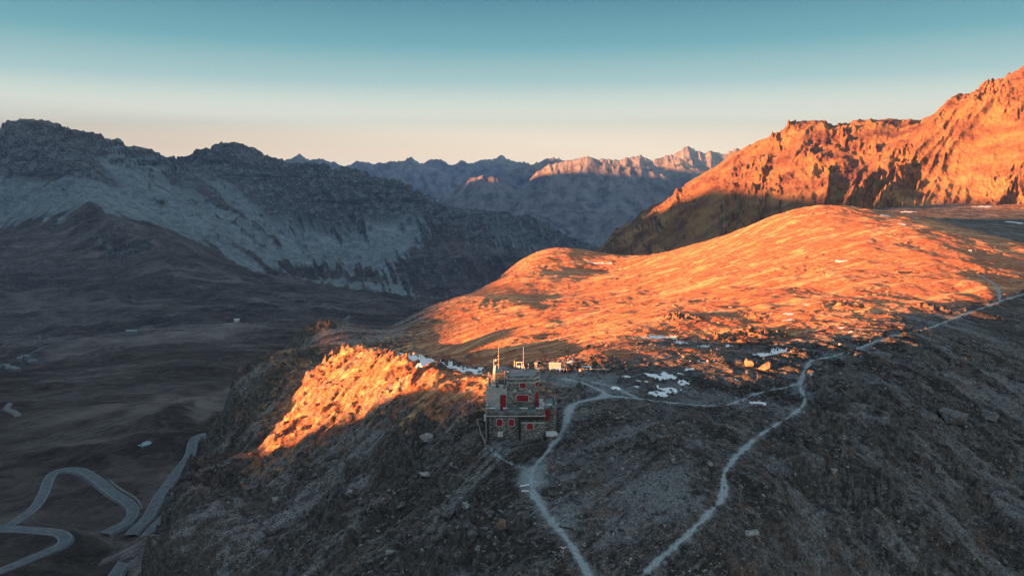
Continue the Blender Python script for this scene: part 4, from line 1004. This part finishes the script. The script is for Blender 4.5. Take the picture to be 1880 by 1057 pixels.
# ------------------------------------------------------------------ rocks
def rock_material(name, a, b_):
    m, n, b = new_mat(name); k_ = NB(n)
    n.links.new(k_.mix(k_.rng(k_.noise(1.6, 7, 0.7), 0.35, 0.66), a, b_), b.inputs['Base Color'])
    oi = k_.noise(5, 5, 0.7); k_.bump(oi, 0.7, 0.12, b); return m
M_ROCK = rock_material('grey_rock', (0.06, 0.06, 0.062), (0.20, 0.20, 0.205))
M_ROCKP = rock_material('pale_rock', (0.14, 0.145, 0.145), (0.38, 0.39, 0.39))
M_ROCKB = rock_material('brown_rock', (0.14, 0.10, 0.08), (0.30, 0.22, 0.18))
rr = random.Random(11)
def hull_rock(seed, flat=0.6, npt=16):
    r_ = random.Random(seed); bm = bmesh.new()
    for _ in range(npt):
        p = Vector((r_.gauss(0, 1), r_.gauss(0, 1), r_.gauss(0, 1))).normalized() * r_.uniform(0.8, 1.0); bm.verts.new((p.x, p.y * 0.75, p.z * flat))
    res = bmesh.ops.convex_hull(bm, input=bm.verts[:]); 
    bmesh.ops.delete(bm, geom=[v for v in bm.verts if not v.link_faces], context='VERTS')
    bm.verts.ensure_lookup_table(); bm.verts.index_update()
    co = np.array([v.co[:] for v in bm.verts]); tri = np.array([[v.index for v in f.verts] for f in bm.faces]); bm.free(); return co, tri
HULLS = [hull_rock(i, 0.35 + 0.35 * (i % 4) / 3) for i in range(12)]
def scatter(name, n, seed, pxr, Yr, size, mat, dens, clear=0.25):
    r_ = np.random.RandomState(seed); V = []; T = []; base = 0; k_ = 0
    px = r_.uniform(*pxr, n * 6); Y = np.exp(r_.uniform(math.log(Yr[0]), math.log(Yr[1]), n * 6)); X = (px - CX) / FPX * Y
    keep = dens(X, Y) > r_.rand(n * 6) * 0.9
    for ln, w in PLINES: keep &= seg_dist(X, Y, ln) > w * 0.8
    keep &= np.hypot(X - HUT[0] - 5.5, Y - HUT[1] - 4) > 9
    for x, y in zip(X[keep][:n], Y[keep][:n]):
        c_, t_ = HULLS[r_.randint(12)]; s_ = size[0] * (size[1] / size[0]) ** (r_.rand() ** 2.2)
        a = r_.rand() * 6.283; tl = r_.uniform(-.5, .5); cz, sz = math.cos(a), math.sin(a)
        q = c_ * s_ * np.array([1, r_.uniform(.6, 1.1), r_.uniform(.6, 1.1)]); x0 = q[:, 0] * math.cos(tl) - q[:, 2] * math.sin(tl); z0 = q[:, 0] * math.sin(tl) + q[:, 2] * math.cos(tl)
        V.append(np.stack([x0 * cz - q[:, 1] * sz + x, x0 * sz + q[:, 1] * cz + y, z0 + ground_z(near, x, y) + 0.12 * s_], 1)); T.append(t_ + base); base += len(c_)
    o = make_mesh(name, np.concatenate(V), np.concatenate(T), mat, smooth_=False); o['kind'] = 'stuff'; return o
def d_clump(wl, seed, lo=0.0, hi=0.5):
    return lambda X, Y: 0.08 + smooth(lo, hi, fbm(X, Y, wl, 4, seed)) + 0.5 * crag_mask(X, Y)
scatter('scree_stones', 6500, 1, (250, 1950), (76, 250), (0.10, 0.75), M_ROCK, d_clump(14, 201, 0.0, 0.6))
scatter('pale_stones', 3000, 2, (250, 1950), (76, 230), (0.08, 0.42), M_ROCKP, d_clump(11, 202, 0.1, 0.6))
scatter('brown_stones', 1200, 3, (250, 1950), (76, 260), (0.10, 0.55), M_ROCKB, d_clump(17, 203, 0.1, 0.6))
scatter('hill_stones', 1000, 4, (900, 1850), (165, 420), (0.2, 1.1), M_ROCKB, lambda X, Y: 0.02 + smooth(.25, .7, fbm(X, Y, 26, 3, 77)) + 0.8 * crag_mask(X, Y))

def boulder(px, py, wpx, mat, label, group=None, flat=0.6, seed=None, hgt=1.0):
    x, y, z = ground(px, py); w = wpx * y / FPX * 0.5
    seed = seed or int(px * 7 + py)
    r_ = random.Random(seed); bm = bmesh.new()
    # a jointed block: two or three hulls grown into one mesh surface
    for _ in range(22):
        p = Vector((r_.uniform(-1, 1), r_.uniform(-1, 1), r_.uniform(-1, 1))); p = p / max(abs(p.x), abs(p.y), abs(p.z)) * r_.uniform(.75, 1)
        bm.verts.new((p.x * w, p.y * w * .8, p.z * w * flat * hgt))
    bmesh.ops.convex_hull(bm, input=bm.verts[:]); bmesh.ops.delete(bm, geom=[v for v in bm.verts if not v.link_faces], context='VERTS')
    bmesh.ops.subdivide_edges(bm, edges=bm.edges[:], cuts=2, use_grid_fill=True)
    bmesh.ops.triangulate(bm, faces=bm.faces[:])
    for v in bm.verts:
        p = v.co; k_ = perlin(p.x * 2.2 / w + seed, p.y * 2.2 / w + p.z * 1.7 / w, 5); st = math.sin(p.z * 9 / w + seed) * 0.035
        v.co = p * (1 + 0.13 * float(k_) + st)
    me = bpy.data.meshes.new('boulder'); bm.to_mesh(me); bm.free(); me.materials.append(mat)
    o = bpy.data.objects.new('boulder', me); C.objects.link(o); o.location = (x, y, z + w * flat * hgt * (0.25 if not group else -0.1)); o.rotation_euler = (r_.uniform(-.25, .25), r_.uniform(-.3, .3), r_.uniform(0, 6))
    return tag(o, label, 'boulder', group)
BO = [(922,966,27,M_ROCKB,'brown lumpy boulder beside the dug trench, left of the left footpath',.8),
 (908,1003,9,M_ROCKP,'small square pale block just below the brown lumpy boulder',.8),
 (897,990,22,M_ROCK,'dark grey crag block left of the small square pale block',.9),
 (880,1010,18,M_ROCKP,'pale upright rock at the lower end of the outcrop below the trench',1.1),
 (868,985,26,M_ROCK,'large layered grey rock at the left edge of the outcrop',.8),
 (900,948,18,M_ROCK,'rugged grey rock between the trench and the layered rock',.8),
 (1575,747,32,M_ROCK,'flat grey slab at the top of the right slope below the path bend',.35),
 (1750,772,58,M_ROCK,'widest smooth grey slab on the upper right slope',.45),
 (1812,764,46,M_ROCK,'broad grey slab right of the widest slab on the right slope',.4),
 (1735,918,26,M_ROCK,'rounded grey boulder standing alone low on the right slope',.8),
 (1625,1002,42,M_ROCK,'large angular grey slab near the lower right corner',.5),
 (1530,878,13,M_ROCKP,'pale wedge-shaped rock in the middle of the right slope',1.0),
 (1305,852,12,M_ROCKP,'small white rock just left of the right footpath bend',.5),
 (1235,844,12,M_ROCKP,'thin pale rock slab in the hollow between the two footpaths',.3),
 (1197,812,15,M_ROCK,'upright dark rock in the hollow below the connecting footpath',1.3),
 (1378,984,32,M_ROCKP,'cracked pale rock patch right of the lower right footpath',.35),
 (1573,1037,18,M_ROCK,'grey rock at the bottom edge of the right slope',.7),
 (1557,976,11,M_ROCKP,'pale pointed rock above the large angular slab',1.0),
 (1595,846,20,M_ROCK,'long grey rock in the middle of the right slope',.5),
 (785,806,26,M_ROCKP,'pale broken rock on the slope left of the tower',.5),
 (780,872,28,M_ROCKP,'long pale ledge rock on the left slope below the pale broken rock',.35),
 (820,942,34,M_ROCK,'broad layered grey rock on the left slope above the bottom outcrop',.7),
 (717,1016,18,M_ROCKP,'pale tilted slab near the bottom of the left slope',.5),
 (735,935,22,M_ROCK,'dark grey ledge rock in the middle of the left slope',.5),
 (640,905,16,M_ROCKP,'pale rock fragment on the left slope below the sunlit spur',.5),
 (1543,688,6.5,M_ROCKP,'small white rock right of the signpost by the path junction',.8),
 (1500,670,20,M_ROCK,'dark rock heap on the inside of the path bend',.5),
 (1405,678,26,M_ROCKB,'sunlit orange rock at the right end of the small lit mound',.6),
 (1375,668,22,M_ROCKB,'sunlit orange rock in the middle of the small lit mound',.6)]
for a in BO: boulder(*a[:5], flat=a[5])
gb = random.Random(5); nb = 0
while nb < 46:
    px_, py_ = gb.uniform(1330, 1870), gb.uniform(760, 1050)
    if px_ < 1500 and py_ < 860 - (px_ - 1330) * 0.3 + 60: continue
    boulder(px_, py_, gb.choice((5, 6, 8, 10, 14)), gb.choice((M_ROCK, M_ROCK, M_ROCK, M_ROCK, M_ROCKP)), 'angular grey rock lying loose on the dark slope right of the right footpath', 'loose rocks on the right slope', flat=gb.uniform(.4, .9), seed=nb * 13 + 1); nb += 1
nb = 0
while nb < 46:
    px_, py_ = gb.uniform(420, 860), gb.uniform(800, 1050)
    if py_ < 1120 - px_ * 0.55 + 40: continue
    boulder(px_, py_, gb.choice((6, 8, 10, 13, 20)), gb.choice((M_ROCK, M_ROCK, M_ROCK, M_ROCKB, M_ROCK, M_ROCKP)), 'angular rock half buried in the steep shaded slope below the sunlit spur', 'rocks half buried in the left slope', flat=gb.uniform(.4, .9), seed=nb * 17 + 3); nb += 1
nb = 0
while nb < 30:
    px_, py_ = gb.uniform(1130, 1660), gb.uniform(560, 640)
    boulder(px_, py_, gb.choice((7, 9, 12)), M_ROCKB, 'brown rock catching low sun on the rough ground at the foot of the hill', 'rocks at the foot of the sunlit hill', flat=gb.uniform(.4, .7), seed=nb * 19 + 5); nb += 1

# ------------------------------------------------------------------ small built things around the tower
def thing_at(name, px, py, label, cat, group=None, rz=0):
    x, y, z = ground(px, py); return empty(name, (x, y, z), label, cat, group, rz)
def post(name, px, py, h, r, mat, label, cat='post', lean=(0, 0), group=None):
    x, y, z = ground(px, py)
    o = MB().tube((0, 0, -0.4), (lean[0], lean[1], h), r, r * .85, 7).build(name, mat); o.location = (x, y, z); return tag(o, label, cat, group)
# railing left of the tower
fp = [ground(876, 781), ground(881.5, 800), ground(891, 817)]
fe = empty('wooden_fence', fp[1], 'short broken wooden railing running downhill left of the tower', 'fence')
tops = [(0.05, 0, 1.25), (0, 0, .95), (0, 0, .7)]
lc = [tuple(Vector(p) - Vector(fp[1])) for p in fp]
for a, t_ in zip(lc, tops): MB().tube((a[0], a[1], a[2] - .3), (a[0] + t_[0], a[1], a[2] + t_[2]), .09, .08, 6).build('post', M_WOOD, fe)
for k in (0, 1): MB().tube((lc[k][0], lc[k][1], lc[k][2] + tops[k][2] - .05), (lc[k + 1][0], lc[k + 1][1], lc[k + 1][2] + tops[k + 1][2] - .05), .075, .07, 6).build('rail', M_WOOD, fe)
MB().tube((lc[1][0], lc[1][1], lc[1][2] + .4), (lc[2][0], lc[2][1], lc[2][2] + .2), .07, .06, 6).build('rail', M_WOOD, fe)
# snow-side panel board behind the tower
pb = thing_at('panel_board', 1019, 683, 'pale framed board of three glass panels standing behind the tower', 'panel')
pz = P(1019, 676, pb.location.y)[2] - pb.location.z
MB().box(-1.32, 1.32, -.05, .05, pz, pz + 1.35).build('frame', M_WHITE, pb)
for k in (-1, 0, 1): MB().box(k * .86 - .39, k * .86 + .39, -.075, -.0525, pz + .08, pz + 1.27).build('panel', M_GLASS, pb)
for x_ in (-1.1, 1.1): MB().tube((x_, .1, -.4), (x_, .02, pz + .05), .07, n=6).build('leg', M_METAL, pb)
tr = thing_at('trestle', 1038, 684, 'small wooden A-frame trestle between the panel board and the stone pillar', 'trestle')
for a, b in (((-.55, 0, -.2), (-.12, 0, 1.1)), ((.55, 0, -.2), (.12, 0, 1.1))): MB().tube(a, b, .1, .09, 6).build('leg', M_WOOD, tr)
MB().box(-.22, .22, -.12, .12, 1.05, 1.25).build('crossbar', M_WOOD, tr)
pi = thing_at('stone_pillar', 1066, 690, 'sunlit stubby stone pillar at the edge of the worn ground behind the tower', 'pillar')
MB().prism([(.36 * math.cos(a), .36 * math.sin(a)) for a in np.linspace(0, 6.283, 9)[:-1]], -.4, 1.35).build('shaft', M_ROCKP, pi)
MB().prism([(.43 * math.cos(a), .43 * math.sin(a)) for a in np.linspace(.2, 6.483, 9)[:-1]], 1.353, 1.6).build('capstone', M_ROCKB, pi)
MB().prism([(.5 * math.cos(a), .5 * math.sin(a)) for a in np.linspace(.1, 6.383, 9)[:-1]], -.5, .12).build('base', M_STONE2, pi)
post('post', 1084, 683, .95, .11, M_ROCKP, 'short stone bollard right of the sunlit stubby pillar', 'bollard')
wl_ = thing_at('ruined_wall', 1095, 681, 'low ruined stone wall at the foot of the hill right of the pillar', 'wall')
bm = MB()
for k in range(16): bm.ball((-2.9 + k * .38, rr.uniform(-.12, .12), rr.uniform(.12, .3)), rr.uniform(.22, .32), k, .15, 2, (1.1, .9, .9))
o = bm.build('ruined_wall', M_ROCKP, wl_)
o.name = 'stonework'
ca = thing_at('cairn', 1064, 712, 'dark cone-shaped cairn on the worn ground right of the tower', 'cairn')
bm = MB()
for k in range(34):
    h_ = rr.uniform(0, 1); a = rr.uniform(0, 6.28); q = (1 - h_) * rr.uniform(.7, 1) * .85
    bm.ball((q * math.cos(a), q * math.sin(a), h_ * 1.15), rr.uniform(.14, .26), k, .18, 1)
bm.build('stones', M_ROCK, ca)
# sign posts
sg = thing_at('signpost', 1488, 698, 'small white sign on a post beside the path junction', 'signpost')
MB().tube((0, 0, -.3), (0, 0, 1.2), .06, n=6).build('post', M_WOOD, sg)
MB().box(-.27, .27, -.07, -.02, 1.0, 1.75).build('sign_board', M_WHITE, sg)
post('marker_post', 1390, 698, 1.35, .09, M_ROCKP, 'thin pale marker post in front of the small lit mound', 'post')
for (px_, py_, lb) in ((1034, 1024, 'thin waymark post with two arms left of the left footpath at the bottom'), (1155, 1043, 'thin waymark post with small white arm between the two footpaths at the bottom')):
    wp = thing_at('waymark_post', px_, py_, lb, 'waymark')
    MB().tube((0, 0, -.3), (.03, 0, 1.5), .045, n=6).build('post', M_WOOD, wp)
    for sgn in (-1, 1) if px_ < 1100 else (1,):
        MB().quadbox([(0, -.06, 1.25), (sgn * .3, -.06, 1.42), (sgn * .3, -.03, 1.42), (0, -.03, 1.25), (0, -.06, 1.42), (sgn * .3, -.06, 1.6), (sgn * .3, -.03, 1.6), (0, -.03, 1.42)]).build('arm', M_WHITE, wp)
post('stake', 845, 742, .95, .07, M_WOOD, 'leaning wooden stake on the lit slope left of the tower, farther from the tower', 'stake', (-.55, .1))
post('stake', 859, 746, .9, .07, M_WOOD, 'short wooden stake on the lit slope left of the tower, nearer the tower', 'stake', (.12, 0))
post('stake', 1018, 830, .45, .08, M_WOOD, 'short pale stake beside the left footpath below the tower', 'stake', (-.25, 0))
def beam_on_ground(name, a, b, w, h, mat, label, cat):
    p, q = Vector(ground(*a)), Vector(ground(*b)); d = q - p; o = MB().box(0, d.length, -w / 2, w / 2, -.05, h).build(name, mat)
    o.location = p + Vector((0, 0, .04)); o.rotation_euler = (0, -math.asin(d.z / d.length), math.atan2(d.y, d.x)); return tag(o, label, cat)
beam_on_ground('timber_beam', (955, 893.5), (971, 893), .22, .14, M_WHITE, 'upper of two pale planks lying left of the footpath junction', 'plank')
beam_on_ground('timber_beam', (957, 903), (972, 903.5), .34, .12, M_SLAB, 'lower of two pale planks lying left of the footpath junction', 'plank')
beam_on_ground('timber_beam', (894, 1026), (914, 1014), .16, .14, M_WOOD, 'grey beam lying on the ground below the rock outcrop', 'beam')
beam_on_ground('water_bar', (992, 911), (1020, 915), .14, .1, M_DARK, 'dark timber water bar across the left footpath, upper one', 'water bar')
beam_on_ground('water_bar', (1027, 967), (1060, 973), .14, .1, M_DARK, 'dark timber water bar across the left footpath, lower one', 'water bar')
# dug trench edged with stones
tn = thing_at('stone_trench_wall', 940, 945, 'curved stone edging of the old trench left of the footpath', 'trench wall')
ring = [(905, 962), (910, 953), (920, 948), (928, 941), (936, 935), (944, 930), (953, 926), (962, 923.5), (970, 923), (976, 927), (974, 933), (966, 938)]
bm = MB(); o0 = tn.location
for (ax, ay), (bx_, by_) in zip(ring[:-1], ring[1:]):
    for f in (0, .33, .66):
        g_ = ground(ax + (bx_ - ax) * f, ay + (by_ - ay) * f)
        bm.ball((g_[0] - o0.x + rr.uniform(-.08, .08), g_[1] - o0.y, g_[2] - o0.z + .12), rr.uniform(.17, .30), rr.randint(0, 99), .2, 1, (1.15, 1, .8))
bm.build('edging_stones', M_ROCK, tn)

# ------------------------------------------------------------------ houses and walls in the valley
M_HW = simple_mat('house_wall', (0.22, 0.24, 0.25), (0.30, 0.32, 0.33), 0.2)
M_HR = simple_mat('slate_roof', (0.16, 0.19, 0.21), (0.22, 0.25, 0.27), 0.2)
M_HR2 = simple_mat('brown_roof', (0.16, 0.12, 0.10), (0.22, 0.17, 0.15), 0.2)
def house(px, py, w, d, h, rz, label, mat_r=M_HR, mat_w=M_HW, group=None):
    x, y, z = hit(tps_d, px, py, Y0=400, Y1=5000); o = empty('house', (x, y, ground_z(tps_d, x, y)), label, 'house', group, rz)
    MB().box(-w / 2, w / 2, -d / 2, d / 2, -6, h).build('wall', mat_w, o)
    r = d * .28; b = MB(); q = w / 2 + .5; e = d / 2 + .6
    v = [b.bm.verts.new(p) for p in ((-q, -e, h + .02), (q, -e, h + .02), (q, e, h + .02), (-q, e, h + .02), (-q, 0, h + r), (q, 0, h + r))]
    for f in ((0, 1, 5, 4), (2, 3, 4, 5), (0, 4, 3), (1, 2, 5), (3, 2, 1, 0)): b.bm.faces.new([v[i] for i in f])
    b.build('roof', mat_r, o)
    n_ = max(2, int(w / 3.5))
    for k in range(n_):
        xx = -w / 2 + w * (k + .5) / n_; MB().box(xx - .5, xx + .5, -d / 2 - .06, -d / 2 - .01, h * .45, h * .45 + 1.4).build('window', M_DARK, o)
    return o
house(243, 613, 26, 11, 8, .06, 'long pale building beside the far valley road', M_HW)
house(289, 607.5, 34, 9, 4, .05, 'low long reddish shed on the far valley road right of the pale building', M_HR2, simple_mat('shed_wall', (0.24, 0.2, 0.2), (0.3, 0.26, 0.26), .3))
house(435, 592, 13, 9, 6, .3, 'single white hut on the dark slope above the far valley road', M_WHITE, M_WHITE)
for a in ((38, 663, 9, 8, 5, .2, 'small pale house at the upper left end of the hamlet'), (46, 660.5, 12, 8, 6, .1, 'pale house in the middle of the upper row of the hamlet'), (53, 661, 14, 9, 7, -.1, 'largest blue-grey roofed house of the hamlet, upper row'),
          (62, 667, 10, 8, 5, .4, 'small house at the right end of the hamlet'), (22, 679, 14, 8, 4, 0, 'low wide house at the lower left end of the hamlet'), (31, 681, 8, 7, 4, .3, 'tiny house right of the low wide one, below the hamlet'), (14, 674, 8, 6, 4, .1, 'tiny shed at the far left of the hamlet')): house(*a)
# parapet of stones on the outer side of the upper bend, and reflector posts
ln, zc, nx, w = road_info[0]
def stones_along(name, px0, px1, side, label, size, step_, mat):
    sel = [i for i in range(len(ln)) if px0 < (ln[i, 0] / ln[i, 1]) * FPX / (1) * 1 + CX < px1 and ln[i, 1] > 345]
    if not sel: return
    p0 = Vector((ln[sel[0], 0], ln[sel[0], 1], zc[sel[0]])); o = empty(name, p0, label, 'guard wall'); bm = MB()
    for i in sel[::step_]:
        c = Vector((*(ln[i] + nx[i] * side * (w + 1.3)), zc[i] + .1)) - p0
        bm.box(c.x - size, c.x + size * .6, c.y - size * .6, c.y + size * .6, c.z - 1.0, c.z + size * 1.3)
    bm.build('guard_stones', mat, o)
stones_along('road_guard_wall', 135, 195, 1, 'row of pale guard stones along the outer edge of the upper road bend', .75, 1, M_ROCKP)
for px_, py_, sz, lb in ((268, 818, 0, ''),):
    x, y, z = hit(tps_d, px_, py_, Y0=300); n_ = 26
    pts = [((9 + 3.5 * math.sin(k * 1.3) + 2 * math.cos(k * 2.9)) * y / FPX * math.cos(k * 6.283 / n_), (9 + 3 * math.sin(k * 1.7)) * y / FPX * 1.5 * math.sin(k * 6.283 / n_)) for k in range(n_)]
    m_, n__, b__ = new_mat('pond_water'); b__.inputs['Base Color'].default_value = (.12, .2, .24, 1); b__.inputs['Roughness'].default_value = .08; b__.inputs['Specular IOR Level'].default_value = .6
    zz = max(ground_z(tps_d, x + p[0], y + p[1]) for p in pts)
    po = MB().prism([(x + p[0], y + p[1]) for p in pts], zz - 4, zz + .15).build('pond', m_); po['kind'] = 'structure'
